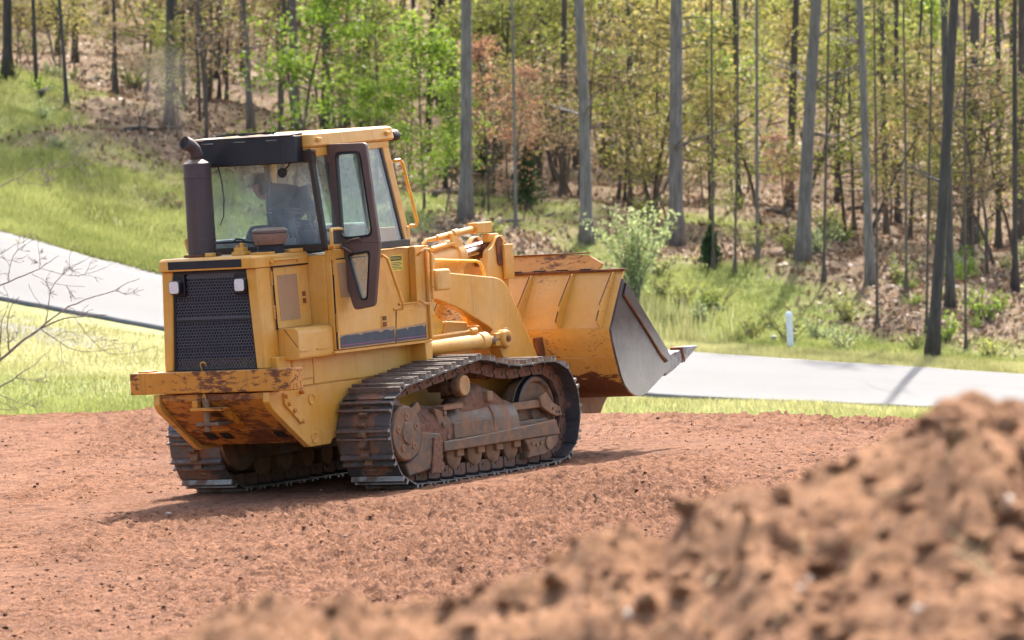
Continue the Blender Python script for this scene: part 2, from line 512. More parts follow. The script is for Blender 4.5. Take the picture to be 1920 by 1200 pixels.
def at_pixel(u, v, tmin=None):
    """the nearest point of the land that the picture shows at (u, v)"""
    P = terrain_at(np.full(_T.shape, float(u)), _T)
    pv = HORIZON_V + F_PX * (CAM_Z - P[:, 2]) / P[:, 1]
    ok = np.where((pv <= v) & (_T > (tmin if tmin else N_HEAD)))[0]
    k = ok[0] if len(ok) else len(_T) - 1
    return Vector(P[k]), _T[k]

# terrain sheet with the amount of leaf litter and dry grass as tones of the ground itself
nu = 420
uu = np.concatenate([np.linspace(-1500, -100, 60, endpoint=False), np.linspace(-100, 2020, 300), np.linspace(2030, 3400, 60)])
tt = np.concatenate([np.linspace(0, 2, 6, endpoint=False), np.linspace(2, N_HEAD + 7, 330, endpoint=False), np.linspace(N_HEAD + 7, N_HEAD + 9, 30)])
U, T = np.meshgrid(uu, tt)
P = terrain_at(U.ravel(), T.ravel())
def litter_amount(u, t, X, Y):
    # forest floor starts behind the bank on the left, nearer the road on the right
    edge = N_HEAD + np.interp(u, [-500, 0, 330, 700, 1000, 1300, 1650, 1920, 2600], [4.6, 4.3, 3.3, 3.55, 3.6, 3.8, 3.4, 3.25, 3.15])
    n = fbm(X * .16 + 40, Y * .16, 4) * 1.0 + fbm(X * .9, Y * .9, 3) * .35
    return np.clip((t - edge) * 1.1 + .25 + n * .95, 0, 1)
lit = litter_amount(U.ravel(), T.ravel(), P[:, 0], P[:, 1])
me = np_mesh('ground', P, grid_quads(len(uu), len(tt)), None or [], True, lit)
dry = np.clip(1.15 - np.abs(T.ravel() - (N_HEAD + .75)) * .9, 0, 1)
dry = np.maximum(dry, .42 * np.clip((700 - U.ravel()) / 400, 0, 1) * (T.ravel() > N_HEAD + 2.2))
dry = np.maximum(dry, np.exp(-((T.ravel() - (N_HEAD + 2.75)) / .35) ** 2) * np.clip((U.ravel() - 900) / 300, 0, 1))
a2 = me.attributes.new('dry', 'FLOAT', 'POINT'); a2.data.foreach_set('value', np.clip(dry + fbm(P[:, 0] * .35, P[:, 1] * .12, 3) * .8, 0, 1).astype(np.float32))
gr = np.exp(-((T.ravel() - (N_HEAD + 2.35)) / .28) ** 2) * np.clip((700 - U.ravel()) / 400, 0, 1) + np.exp(-((T.ravel() - (N_HEAD + .72)) / .22) ** 2) * np.clip((500 - U.ravel()) / 400, 0, 1) * .8
a3 = me.attributes.new('gravel', 'FLOAT', 'POINT'); a3.data.foreach_set('value', gr.astype(np.float32))
def ground_mat():
    k = NT('grass_and_leaf_litter'); c = k.coord()
    lt = k.n('Attribute', attribute_name='tone').outputs[2]
    dr = k.n('Attribute', attribute_name='dry').outputs[2]
    gv = k.n('Attribute', attribute_name='gravel').outputs[2]
    fine = k.noise(c, 3.5, 6, .7); mid = k.noise(c, .7, 5, .6)
    g = k.mix(k.ramp(fine, .3, .72), (.12, .15, .03), (.27, .30, .08))
    d = k.mix(k.ramp(fine, .3, .72), (.25, .24, .09), (.42, .40, .20))
    g = k.mix(k.ramp(k.math('ADD', dr, k.math('MULTIPLY', mid, .5)), .45, .95), g, d)
    l = k.mix(k.ramp(k.noise(c, 6, 6, .75), .32, .7), (.115, .072, .042), (.34, .235, .15))
    l = k.mix(k.ramp(mid, .5, .72, 0, .5), l, (.14, .15, .05))
    f = k.ramp(k.math('ADD', lt, k.math('MULTIPLY', k.math('SUBTRACT', fine, .5), .7)), .35, .65)
    col = k.mix(f, g, l)
    gm = k.ramp(k.math('ADD', gv, k.math('MULTIPLY', k.math('SUBTRACT', k.noise(c, 1.6, 5), .5), .9)), .5, .7)
    gc = k.mix(k.ramp(k.noise(c, 9, 5, .8), .35, .7), (.16, .145, .135), (.44, .42, .40))
    col = k.mix(gm, col, gc)
    return k.done(k.bsdf(col, .9, 0, .15, k.bump(k.noise(c, 5, 6, .75), .9, .12)))
me.materials.append(ground_mat())
ground = link('ground', me); tag(ground, 'grassy bank and leaf covered wooded hillside behind the road', 'ground', kind='structure')

# road: a pale concrete lane that climbs to the left
def road_mat():
    k = NT('pale_concrete_road'); c = k.coord()
    a = k.noise(c, .25, 4, .5); b = k.noise(c, 14, 5, .7)
    col = k.mix(k.ramp(a, .3, .7), (.122, .12, .117), (.148, .146, .143))
    col = k.mix(k.ramp(b, .35, .7, 0, .35), col, (.105, .103, .10))
    cs = k.coord('Object', (.05, 1.4, 1)); col = k.mix(k.ramp(k.noise(cs, 1.2, 3), .55, .7, 0, .25), col, (.10, .098, .095))
    return k.done(k.bsdf(col, .85, 0, .3, k.bump(b, .2, .01)))
ru = np.linspace(-1500, 3400, 400); rt = np.linspace(N_HEAD + 1.0, N_HEAD + 2.0, 34)
U, T = np.meshgrid(ru, rt)
wob = fbm(U * .01, T * 0, 3) * .03
Tw = N_HEAD + 1 + (T - N_HEAD - 1) * 1.0 + wob * (np.abs(T - (N_HEAD + 1.5)) * 2) ** 4
P = terrain_at(U.ravel(), Tw.ravel()); P[:, 2] += .07
edge = np.zeros(P.shape[0])
road = link('road', np_mesh('road', P, grid_quads(len(ru), len(rt)), road_mat(), True)); tag(road, 'pale concrete road climbing to the left behind the loader', 'road', kind='structure')
rm = road.modifiers.new('thickness', 'SOLIDIFY'); rm.thickness = .10; rm.offset = -1

# worked red earth, clods modelled
def dirt_mat(name, dark, light, scale=1.0):
    k = NT(name); c = k.coord()
    a = k.noise(c, 22 * scale, 6, .7); b = k.noise(c, 1.1 * scale, 4, .55); e = k.noise(c, 90 * scale, 4, .7)
    col = k.mix(k.ramp(a, .3, .72), dark, light)
    col = k.mix(k.ramp(b, .4, .7, 0, .35), col, tuple(min(1, x * 1.18) for x in light))
    h = k.noise(c, 7 * scale, 5, .7, .4)
    col = k.mix(k.ramp(h, .46, .66, 0, .75), col, tuple(x * .8 for x in dark))
    col = k.mix(k.ramp(e, .56, .70, 0, .7), col, (.44, .27, .20))
    return k.done(k.bsdf(col, .92, 0, .12, k.bump(k.math('ADD', k.math('ADD', a, h), k.math('MULTIPLY', e, .4)), .8, .04)))
M['dirt'] = dirt_mat('red_earth', (.10, .040, .021), (.29, .138, .074))
M['pile'] = dirt_mat('heaped_earth', (.155, .07, .033), (.345, .18, .09), .6)
def clods(X, Y, amp=1.0):
    w = fbm(X * 1.3, Y * 1.3, 2) * .5
    r1 = 1 - np.abs(fbm(X * 7 + w, Y * 5 + w, 3, .55)) * 2.2
    c1 = np.clip(vnoise(X * 3.2 + 3 + w * 2, Y * 3.0) + .02, 0, 1) * .045
    c2 = (1 - np.abs(vnoise(X * 7 + 7 + w, Y * 8 + w * 3)) * 4) * .017
    c3 = np.clip(vnoise(X * 12 + w, Y * 14) - .04, 0, 1) * .095 + np.clip(vnoise(X * 25, Y * 26), -.1, 1) * .055 + vnoise(X * 58 + 5, Y * 44) * .024
    big = fbm(X * .45 + 9, Y * .35, 3) * .07
    rough = np.clip(.72 + fbm(X * .33 + 2, Y * .22 + 7, 3) * 1.3, .18, 1.3)
    return (big + rough * (c1 + c2 + c3 - .01) - .012) * amp
YAW_M = math.radians(31.5)
def dirt_height(X, Y, crest):
    base = dirt_plane(X, Y)
    over = np.clip(Y - crest, 0, 50)
    edge = fbm(X * .5, Y * .1 + 3, 3) * .05
    calm = np.exp(-(np.clip(np.abs(X + 1.93 - (Y - 50) * .6) - 1.6, 0, 9)) ** 2 * 1.2) * np.exp(-(np.clip(np.abs(Y - 51.3) - 2.6, 0, 9)) ** 2)
    lx = (X + 1.929) * math.cos(YAW_M) - (Y - 50) * math.sin(YAW_M); ly = (X + 1.929) * math.sin(YAW_M) + (Y - 50) * math.cos(YAW_M)
    cleat = (np.abs(np.abs(lx) - .925) < .27) * (ly < .1) * (ly > -14) * np.clip(.7 + fbm(X * .8, Y * .8, 2) * 1.6, 0, 1)
    print_ = cleat * (np.abs(((ly + lx * 0) / .098) % 1 - .5) * .05 - .022)
    rut = print_ + np.exp(-((Y - 49.0 - (X + 5) * .15) / .5) ** 2) * (X < -3.2) * -.03
    return base + clods(X, Y) * (1 - .75 * calm) - .02 * calm + rut - over ** 1.6 * .035 + edge * np.clip((Y - crest + 4) / 4, 0, 1)
yy = np.concatenate([np.linspace(8, 32, 40, endpoint=False), np.linspace(32, 52, 520, endpoint=False), np.linspace(52, 70, 380)])
ss = np.concatenate([np.linspace(-2.4, -.62, 60, endpoint=False), np.linspace(-.62, .62, 560), np.linspace(.63, 2.4, 60)])
S, Y = np.meshgrid(ss, yy)
X = S * (5.0 + (Y - 34) * .092)
crest = smooth_u(CREST, np.clip(960 + X / np.maximum(Y, 20) * F_PX, -1500, 3400))
Z = dirt_height(X, Y, crest)
P = np.stack([X.ravel(), Y.ravel(), Z.ravel()], 1)
dirt = link('dirt_field', np_mesh('dirt_field', P, grid_quads(len(ss), len(yy)), M['dirt'], True))
tag(dirt, 'churned red earth the loader stands on', 'dirt', kind='structure')

# loose clods lying on it
def ico(n_sub=1):
    if n_sub == 0:
        return np.array([(1, 0, 0), (-1, 0, 0), (0, 1, 0), (0, -1, 0), (0, 0, 1), (0, 0, -1)], float), np.array([(0, 2, 4), (2, 1, 4), (1, 3, 4), (3, 0, 4), (2, 0, 5), (1, 2, 5), (3, 1, 5), (0, 3, 5)])
    import bmesh
    bm = bmesh.new(); bmesh.ops.create_icosphere(bm, subdivisions=n_sub, radius=1)
    bm.verts.ensure_lookup_table()
    v = np.array([p.co[:] for p in bm.verts]); f = np.array([[q.index for q in a.verts] for a in bm.faces]); bm.free()
    return v, f
def scatter_lumps(name, pts, sizes, mat, rng, sub=1, squash=.6, smooth=False):
    v, f = ico(sub); n = len(pts)
    V = np.repeat(v[None], n, 0)
    d = 1 + (rng.random((n, len(v))) - .5) * .95
    V = V * d[..., None]
    sc3 = np.stack([.7 + rng.random(n) * .7, .7 + rng.random(n) * .7, squash * (.6 + rng.random(n) * .8)], 1)
    V = V * sc3[:, None, :] * np.asarray(sizes)[:, None, None]
    a = rng.random(n) * 6.28; ca, sa = np.cos(a)[:, None], np.sin(a)[:, None]
    V = np.stack([V[..., 0] * ca - V[..., 1] * sa, V[..., 0] * sa + V[..., 1] * ca, V[..., 2]], -1) + np.asarray(pts)[:, None, :]
    Fc = (f[None] + (np.arange(n) * len(v))[:, None, None]).reshape(-1, 3)
    return np_mesh(name, V.reshape(-1, 3), Fc, mat, smooth, None, True)
rng = np.random.default_rng(11)
n = 60000
cy = 33 + rng.random(n) * 31; cx = (rng.random(n) - .5) * 2 * (3.6 + (cy - 34) * .1)
ccr = smooth_u(CREST, 960 + cx / cy * F_PX)
keep = (cy < ccr + .4) & ~((np.abs(cx + 1.93 - (cy - 50) * .6) < 1.9) & (np.abs(cy - 51.2) < 2.6))
cx, cy, ccr = cx[keep], cy[keep], ccr[keep]
cz = dirt_height(cx, cy, ccr)
sz = .0035 + rng.random(len(cx)) ** 11 * .019
cl = link('earth_clods', scatter_lumps('earth_clods', np.stack([cx, cy, cz + sz * .2], 1), sz, M['dirt'], rng, 0, .45))
tag(cl, 'loose crumbs of red earth strewn over the field', 'clods', kind='stuff')
# pale stones pressed in the earth
n = 70
cy = 34 + rng.random(n) * 28; cx = (rng.random(n) - .5) * 2 * (3.4 + (cy - 34) * .1)
cz = dirt_height(cx, cy, smooth_u(CREST, 960 + cx / cy * F_PX))
st = link('field_pebbles', scatter_lumps('field_pebbles', np.stack([cx, cy, cz + .006], 1), .007 + rng.random(n) * .012, plain('pale_stone', (.40, .29, .22), .9, 0, .1), rng))
tag(st, 'small pale stones pressed into the red earth', 'pebbles', kind='stuff')

# heap of loose earth close to the camera, out of focus
def ridge_v(u):
    return np.interp(u, [-200, 100, 260, 420, 540, 620, 700, 800, 850, 900, 960, 1100, 1230, 1400, 1500, 1600, 1700, 1760, 1830, 1880, 1920, 2050, 2300, 2700],
                     [1330, 1240, 1190, 1165, 1125, 1145, 1150, 1128, 1108, 1082, 1062, 1012, 985, 905, 888, 838, 786, 742, 732, 748, 738, 745, 735, 780])
PY = 14.5
pu = np.linspace(-700, 3000, 620); pd = np.concatenate([np.linspace(-4.8, 0, 230, endpoint=False), np.linspace(0, 3.2, 80)])
U, D = np.meshgrid(pu, pd)
Xr = (U - 960) / F_PX * PY
Zr = pix_z(ridge_v(np.clip(U, -200, 2700)), PY)
Yp = PY + D + .8 * fbm(Xr * .5, Xr * 0 + 2, 2)
body = Zr - np.where(D < 0, (-D) * .24, D * .75) - np.where(D < 0, .12 * np.clip(1 - np.abs(D), 0, 1) ** 2 * 0, .10 * np.clip(D, 0, .5))
w = fbm(Xr * 1.7, Yp * 1.7, 2) * .8
patch_ = np.clip(1 + fbm(Xr * 1.1 + 4, Yp * 1.1, 3) * 2.2, .25, 1.9)
lump = patch_ * np.clip(fbm(Xr * 4.6 + w, Yp * 3.4 + w, 4, .5) + .1, -.35, 1) * .085 + np.clip(vnoise(Xr * 11 + 2, Yp * 9 + w), -.2, 1) * .026 + np.clip(vnoise(Xr * 22, Yp * 18 + w), -.2, 1) * .022 + vnoise(Xr * 44, Yp * 36) * .018
Zp = np.maximum(body + lump * np.clip(1.2 - np.abs(D) * .05, 0, 1) - .018, -.9)
P = np.stack([Xr.ravel(), Yp.ravel(), Zp.ravel()], 1)
heap = empty('earth_heap', (1.0, PY, -.5)); tag(heap, 'blurred heap of loose brown earth in the near corner', 'earth heap')
hm = np_mesh('heap_body', P - np.array([1.0, PY, -.5]), grid_quads(len(pu), len(pd)), M['pile'], True)
link('heap_body', hm, heap)
rng = np.random.default_rng(3)
n = 6000
ui = rng.integers(0, len(pu), n); di = rng.integers(60, 250, n)
pp = P.reshape(len(pd), len(pu), 3)[di, ui]
sz = .005 + rng.random(n) ** 8 * .030
o = link('heap_clods', scatter_lumps('heap_clods', pp + np.stack([sz * 0, sz * 0, sz * .25], 1) - np.array([1.0, PY, -.5]), sz, M['pile'], rng, 2, .75, True), heap); o['kind'] = 'stuff'
n = 26
ui = rng.integers(200, len(pu) - 60, n); di = rng.integers(80, 205, n)
pp = P.reshape(len(pd), len(pu), 3)[di, ui]
o = link('heap_pebbles', scatter_lumps('heap_pebbles', pp + np.array([0, 0, .02]) - np.array([1.0, PY, -.5]), .006 + rng.random(n) * .009, plain('pale_pebble', (.55, .46, .36), .7), rng, 1, .8, True), heap); o['kind'] = 'stuff'
n = 420   # dry roots and straw
ui = rng.integers(100, len(pu) - 60, n); di = rng.integers(60, 206, n)
pp = P.reshape(len(pd), len(pu), 3)[di, ui] - np.array([1.0, PY, -.5])
mbx = MB()
for q in pp[:160]:
    L = .05 + rng.random() * .12; a = rng.random() * 6.28; e = rng.random() * 1.2
    d = Vector((math.cos(a) * math.cos(e), math.sin(a) * math.cos(e), math.sin(e))) * L
    mbx.tube([Vector(q), Vector(q) + d * .5 + Vector((0, 0, .01)), Vector(q) + d], .0022, 4)
o = mbx.build('heap_straw', plain('dry_straw', (.42, .36, .17), .8), heap); o['kind'] = 'stuff'
# ------------------------------------------------------------------ the track loader (x right, y forward, z up, origin under the rear of the tracks)
YAW = math.radians(31.5); ROLL = -0.06
MACH_O = Vector((-1.929, 50.0, -.081))
MACH_M = Matrix.Translation(MACH_O) @ Matrix.Rotation(ROLL, 4, 'Y') @ Matrix.Rotation(-YAW, 4, 'Z')
L = empty('track_loader')
L.matrix_world = MACH_M
tag(L, 'yellow crawler loader with raised cab, steel tracks and wide front bucket', 'track loader')
def part(mb, name, mat, bevel=.006, parent=L, smooth=30, seg=2): return mb.build(name, mat, parent, bevel, smooth, seg)
Yl, Yw, Yr, Yb = M['yellow'], M['yellow_worn'], M['yellow_rusty'], M['yellow_bucket']

# --- hull: side plates, sloped belly
prof = [(-1.29, .955), (-1.30, .87), (-1.25, .80), (-.70, .425), (-.36, .425), (-.33, .47), (3.0, .47), (3.0, .93), (-.3, .965)]
part(MB().yz(prof, .555, .62), 'hull_side_plate', Yw)
part(MB().yz(prof, -.62, -.555), 'hull_side_plate', Yw)
part(MB().yz([(-1.27, .955), (-1.27, .90), (-1.22, .84), (-.93, .615), (-.93, .9)], -.553, .553), 'belly_upper_plate', M['yellow_belly'])
part(MB().yz([(-.925, .605), (-.68, .465), (2.9, .49), (2.9, .9), (-.925, .9)], -.553, .553), 'belly_guard', M['yellow_belly'])
for x in (-.33, -.16, .42): part(MB().yz([(-.90, .583), (-.80, .526), (-.80, .52), (-.90, .576)], x - .05, x + .05), 'belly_slot', M['soot'], 0)
for y, z in ((-.626, .849), (-.613, .503)):
    part(MB().lathe((.615, y, z), (1, 0, 0), [(0, .052), (.014, .052), (.014, .036), (.006, .034)], 24), 'hull_plug', Yw, .002)
mb = MB().prism([(.612, -1.08, .93), (.612, -1.05, .93), (.612, -1.05, .85), (.612, -.80, .66), (.612, -.83, .64), (.612, -1.08, .83)], (.03, 0, 0))
part(mb, 'hull_side_bar', Yw, .004)
for y, z in ((-1.06, .90), (-1.02, .83), (-.94, .765), (-.82, .66), (-.80, .92)):
    part(MB().lathe((.62, y, z), (1, 0, 0), [(0, .020), (.04, .020), (.045, .014)], 6), 'bolt', Yr, .002)
part(MB().box(-.60, .60, -1.1, 1.3, .96, 1.25), 'hull_upper', Yl, .008)
part(MB().box(.555, .612, -.88, -.56, 1.03, 1.22).box(.56, .614, -.88, -.57, .975, 1.02), 'hull_access_cover', Yl, .006)
part(MB().box(.56, .613, -.55, 1.2, .975, 1.235), 'hull_access_cover', Yl, .006)

# --- hitch under the bumper
h = part(MB().box(-.20, .14, -1.34, -1.10, .805, .835).yz([(-1.30, .80), (-.98, .80), (-.98, .64), (-1.12, .68)], .08, .13), 'hitch', Yr, .006)
part(MB().box(-.16, .09, -1.33, -1.08, .672, .705), 'hitch_lower_lug', M['under'], .006, h)
part(MB().cyl((-.06, -1.28, .62), (-.06, -1.28, .88), .032, 14).box(-.09, -.03, -1.30, -1.26, .86, .91), 'hitch_pin', M['under_dust'], .003, h)
part(MB().tube([(-.06, -1.28, .90), (-.07, -1.29, .95), (-.09, -1.27, .97), (-.10, -1.27, .92)], .006, 6), 'hitch_pin_ring', Yw, 0, h)
part(MB().box(-.19, -.13, -1.32, -1.26, .835, .90), 'hitch_block', Yr, .006, h)

# --- rear bumper
part(MB().xy(fillet([(-.86, -1.31), (.86, -1.31), (.87, -1.10), (.60, -1.10), (.60, -1.2), (-.60, -1.2), (-.60, -1.10), (-.87, -1.10)], .03, 3), .965, 1.157), 'bumper', Yr, .008)
part(MB().box(-.78, -.66, -1.28, -1.14, 1.157, 1.172), 'bumper_plate', Yw, .004)

# --- engine hood
def ring(hr, hs, z, y0=-1.20, y1=-.40):
    return [(-hs, y1, z), (-hs, y0 + .03, z), (-hr, y0, z), (hr, y0, z), (hs, y0 + .03, z), (hs, y1, z)]
# shell with an opening in the rear: side walls + rear frame
for s in (1, -1):
    part(MB().hexa([(s * .505, -1.19, 1.155), (s * .535, -1.19, 1.155), (s * .535, -.40, 1.155), (s * .505, -.40, 1.155), (s * .475, -1.19, 2.045), (s * .505, -1.19, 2.045), (s * .505, -.40, 2.045), (s * .475, -.40, 2.045)]), 'hood_side', Yl, .01)
mb = MB()
for s in (-1, 1):
    p = [(s * .45, -1.205, 1.157), (s * .538, -1.205, 1.157), (s * .538, -1.15, 1.157), (s * .45, -1.15, 1.157),
         (s * .395, -1.205, 2.044), (s * .508, -1.205, 2.044), (s * .508, -1.15, 2.044), (s * .395, -1.15, 2.044)]
    part(MB().hexa(p), 'grille_frame', Yl, .012)
lid = MB().loft([[(x, y, z) for x, y in fillet([(-.525, -.405), (-.515, -1.25), (.515, -1.25), (.525, -.405)], [.0, .04, .04, .0], 4)] for z in (2.046, 2.135)] +
                [[(x * .97, y * .985, 2.155) for x, y in fillet([(-.525, -.405), (-.515, -1.25), (.515, -1.25), (.525, -.405)], [.0, .04, .04, .0], 4)]])
hl = part(lid, 'hood_lid', Yl, .004)
part(MB().box(-.40, .385, -1.256, -1.245, 2.062, 2.132), 'hood_stripe', M['black'], .001, hl)
part(MB().tube([(.535, -.99, 2.085), (.548, -.99, 2.10), (.548, -.57, 2.10), (.535, -.57, 2.085)], .011, 8).lathe((.52, -.99, 2.085), (1, 0, 0), [(0, .02), (.02, .02), (.03, .01)], 10).lathe((.52, -.57, 2.085), (1, 0, 0), [(0, .02), (.02, .02), (.03, .01)], 10), 'lid_handle', Yl, 0, hl)

# perforated grille: every hole is cut
def grille():
    def xhalf(z): return .455 - (z - 1.155) * (.06 / .89)
    mb = MB(); p = .0305; rowh = p * .8660254
    nrow = int(.885 / rowh); y = -1.175; d = .012
    def lamp_zone(x, z): return z > 1.825 and abs(x) > .262
    for r in range(nrow):
        zc = 1.155 + (r + .55) * rowh
        w = xhalf(zc)
        n = int((2 * w) / p)
        x0 = -n * p / 2 + (p / 2 if r % 2 else 0)
        bar_row = r in (17,) or r >= nrow - 2
        for i in range(n):
            xc = x0 + i * p + p * .25
            if abs(xc) > w - p * .2 or lamp_zone(xc, zc): continue
            outer = [(xc + p / math.sqrt(3) * math.cos(math.radians(30 + 60 * j)), zc + p / math.sqrt(3) * math.sin(math.radians(30 + 60 * j))) for j in range(6)]
            if bar_row:
                mb.add([(a, y, b) for a, b in outer], [tuple(range(6))]); continue
            ri = p * .395
            inner = [(xc + ri * math.cos(math.radians(30 + 60 * j)), zc + ri * math.sin(math.radians(30 + 60 * j))) for j in range(6)]
            vs = [(a, y, b) for a, b in outer] + [(a, y, b) for a, b in inner] + [(a, y + d, b) for a, b in inner]
            fs = [(j, (j + 1) % 6, 6 + (j + 1) % 6, 6 + j) for j in range(6)] + [(6 + j, 6 + (j + 1) % 6, 12 + (j + 1) % 6, 12 + j) for j in range(6)]
            mb.add(vs, fs)
    me = bpy.data.meshes.new('grille'); me.from_pydata(mb.v, [], mb.f); me.materials.append(M['grille'])
    return link('grille', me, L)
M['grille'] = paint('grille_black', (.06, .06, .072), rust=.12, dust=.1, rough=.45, grime=.3, fade=(.075, .07, .08))
g = grille()
mb = MB()
for s in (-1, 1): mb.hexa([(s * .425, -1.182, 1.157), (s * .452, -1.182, 1.157), (s * .452, -1.165, 1.157), (s * .425, -1.165, 1.157), (s * .375, -1.182, 2.044), (s * .397, -1.182, 2.044), (s * .397, -1.165, 2.044), (s * .375, -1.165, 2.044)])
mb.box(-.44, .44, -1.181, -1.166, 1.157, 1.172).box(-.39, .39, -1.181, -1.166, 2.015, 2.044).box(-.425, .425, -1.1785, -1.164, 1.592, 1.612)
part(mb, 'grille_border', M['black'], .002, g)
part(MB().box(-.50, .50, -1.05, -1.03, 1.16, 2.04), 'radiator', M['soot'], 0)
part(MB().tube([(-.145, -1.19, 1.155), (-.145, -1.21, 1.20), (-.14, -1.215, 1.225), (-.115, -1.215, 1.235), (-.09, -1.215, 1.225), (-.085, -1.21, 1.20)], .007, 8), 'grille_hook', Yw, 0)
for s, x in ((-1, -.355), (1, .345)):
    hous = MB().box(x - .075, x + .075, -1.19, -1.12, 1.825, 2.015)
    q = part(hous, 'rear_lamp_recess', M['black'], .006)
    part(MB().xz(fillet([(x - .058, 1.842), (x + .058, 1.842), (x + .058, 1.965), (x - .058, 1.965)], .03, 5), -1.245, -1.185), 'rear_lamp_case', M['black'], .008, q)
    part(MB().xz(fillet([(x - .05, 1.85), (x + .05, 1.85), (x + .05, 1.957), (x - .05, 1.957)], .026, 5), -1.252, -1.2455), 'rear_lamp', M['lens'], .004, q)

# hood side doors, hinges, latches, decals (right side is the one in view)
def side_panel(name, ys, zs, x0, mat=Yl, lean=.034):
    """thin panel on the leaning hood side"""
    (y0, y1), (z0, z1) = ys, zs
    xb = lambda z: .535 - lean * (z - 1.155) / .89
    mb = MB()
    p = [(xb(z0), y0, z0), (xb(z0), y1, z0), (xb(z1), y1, z1), (xb(z1), y0, z1)]
    mb.prism([(a, b, c) for a, b, c in p], (x0, 0, 0))
    return mb
hd = part(side_panel('d', ((-.975), (-.405)), (1.495, 2.035), .010), 'hood_door', Yl, .004)
part(side_panel('d', (-.90, -.585), (1.56, 1.962), .0125), 'door_decal', M['decal_tan'], 0, hd)
part(side_panel('d', (-.545, -.455), (1.68, 1.815), .014), 'latch_plate', Yw, .003, hd)
part(side_panel('d', (-.53, -.475), (1.757, 1.80), .0155).add([], []), 'latch_slot', M['rust'], .001, hd)
part(side_panel('d', (-.53, -.475), (1.695, 1.74), .0155), 'latch_slot', M['rust'], .001, hd)
for z0 in (1.88, 1.58):
    mb = MB()
    for k in range(4): mb.cyl((.515 - (z0 - 1.5) * .03 + .012, -.985, z0 + k * .032), (.515 - (z0 - 1.5) * .03 + .012, -.985, z0 + k * .032 + .027), .013, 8)
    part(mb, 'hinge', Yw, 0, hd)
# dark gaps between the panels; the bar under the lid also paints its shadow
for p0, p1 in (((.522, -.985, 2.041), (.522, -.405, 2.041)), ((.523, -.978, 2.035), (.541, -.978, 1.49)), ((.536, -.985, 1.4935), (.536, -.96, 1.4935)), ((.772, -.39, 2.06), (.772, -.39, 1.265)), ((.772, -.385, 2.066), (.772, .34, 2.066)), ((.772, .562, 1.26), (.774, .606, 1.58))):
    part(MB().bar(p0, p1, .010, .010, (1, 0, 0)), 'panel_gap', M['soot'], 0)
# tool box bolted to the side
tb = part(MB().loft([[(x, y, z) for x, z in fillet([(.53, 1.212), (.745, 1.212), (.745, 1.492), (.53, 1.492)], [.0, .03, .06, .0], 5)] for y in (-.96, -.405)]), 'tool_box', Yl, .006)
for y in (-.87, -.60): part(MB().box(.744, .752, y - .08, y + .07, 1.285, 1.298).box(.744, .750, y - .075, y + .065, 1.279, 1.285), 'lid_catch', Yw, .002, tb)
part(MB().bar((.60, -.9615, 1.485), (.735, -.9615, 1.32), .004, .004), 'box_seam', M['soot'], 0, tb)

# --- body either side of the cab
notch = [(-.40, 1.255), (1.17, 1.255), (1.17, 2.115), (.985, 2.115), (.965, 1.60), (.66, 1.60), (.36, 2.10), (.36, 2.155), (-.40, 2.155)]
bd = part(MB().yz(notch, .70, .77), 'body_side', Yl, .010)
part(MB().box(.36, .70, -.40, 1.169, 1.256, 2.11), 'body_core', Yl, .008)
part(MB().yz([(-.40, 1.255), (1.17, 1.255), (1.17, 2.115), (-.40, 2.155)], -.77, -.37), 'body_side', Yl, .012)
part(MB().box(-.37, .36, -.40, 1.17, 1.255, 2.10), 'body_core', Yl, .006)
part(MB().box(-.775, .775, -.43, 1.18, 1.228, 1.253), 'body_sill', Yw, .004)
# big side door
sd = part(MB().yz([(-.375, 1.262), (.555, 1.262), (.60, 1.60), (.34, 2.06), (-.375, 2.06)], .770, .779), 'side_door', Yl, .004)
part(MB().yz([(.568, 1.262), (1.09, 1.262), (1.10, 1.56), (.612, 1.56)], .770, .778), 'side_door', Yl, .004)
mb = MB()
for z0 in (1.93, 1.42):
    for k in range(5): mb.cyl((.782, -.385, z0 + k * .033), (.782, -.385, z0 + k * .033 + .028), .013, 8)
part(mb, 'hinge', Yw, 0, sd)
part(MB().yz([(-.30, 1.72), (-.04, 1.72), (-.04, 2.03), (-.33, 2.03)], .779, .7805), 'door_decal', M['decal_tan'], 0, sd)
part(MB().box(.779, .784, .335, .44, 1.41, 1.525), 'latch_plate', Yw, .003, sd)
part(MB().box(.784, .7865, .352, .42, 1.475, 1.513), 'latch_slot', M['rust'], .001, sd)
part(MB().box(.784, .7865, .352, .42, 1.42, 1.462), 'latch_slot', M['rust'], .001, sd)
# torn dark decal band with a magenta line
rr = random.Random(4)
def torn(y0, y1, zt0, zt1):
    n = 16; top = []
    for i in range(n + 1):
        f = i / n
        top.append((y0 + (y1 - y0) * f, 1.388 - .005 * rr.random() - (.016 if rr.random() < .12 else 0) + (f - .5) * .012))
    return [(y0, 1.275), (y1, 1.277)] + top[::-1]
for y0, y1 in ((-.345, .548), (.575, 1.08)):
    part(MB().yz([(y0 - .005, 1.265), (y1 + .003, 1.265), (y1 + .003, 1.415), (y0 - .005, 1.39)], .7792, .7802), 'decal_backing', M['decal_tan'], 0, sd)
    q = part(MB().yz(torn(y0, y1, 0, 0), .7805, .7825), 'decal_band', M['decal_blue'], 0, sd)
    part(MB().box(.7827, .7835, y0 + .005, y1 - .005, 1.292, 1.298), 'decal_line', M['magenta'], 0, q)
part(MB().box(.60, .778, 1.06, 1.172, 1.06, 1.227), 'body_foot', Yl, .008)
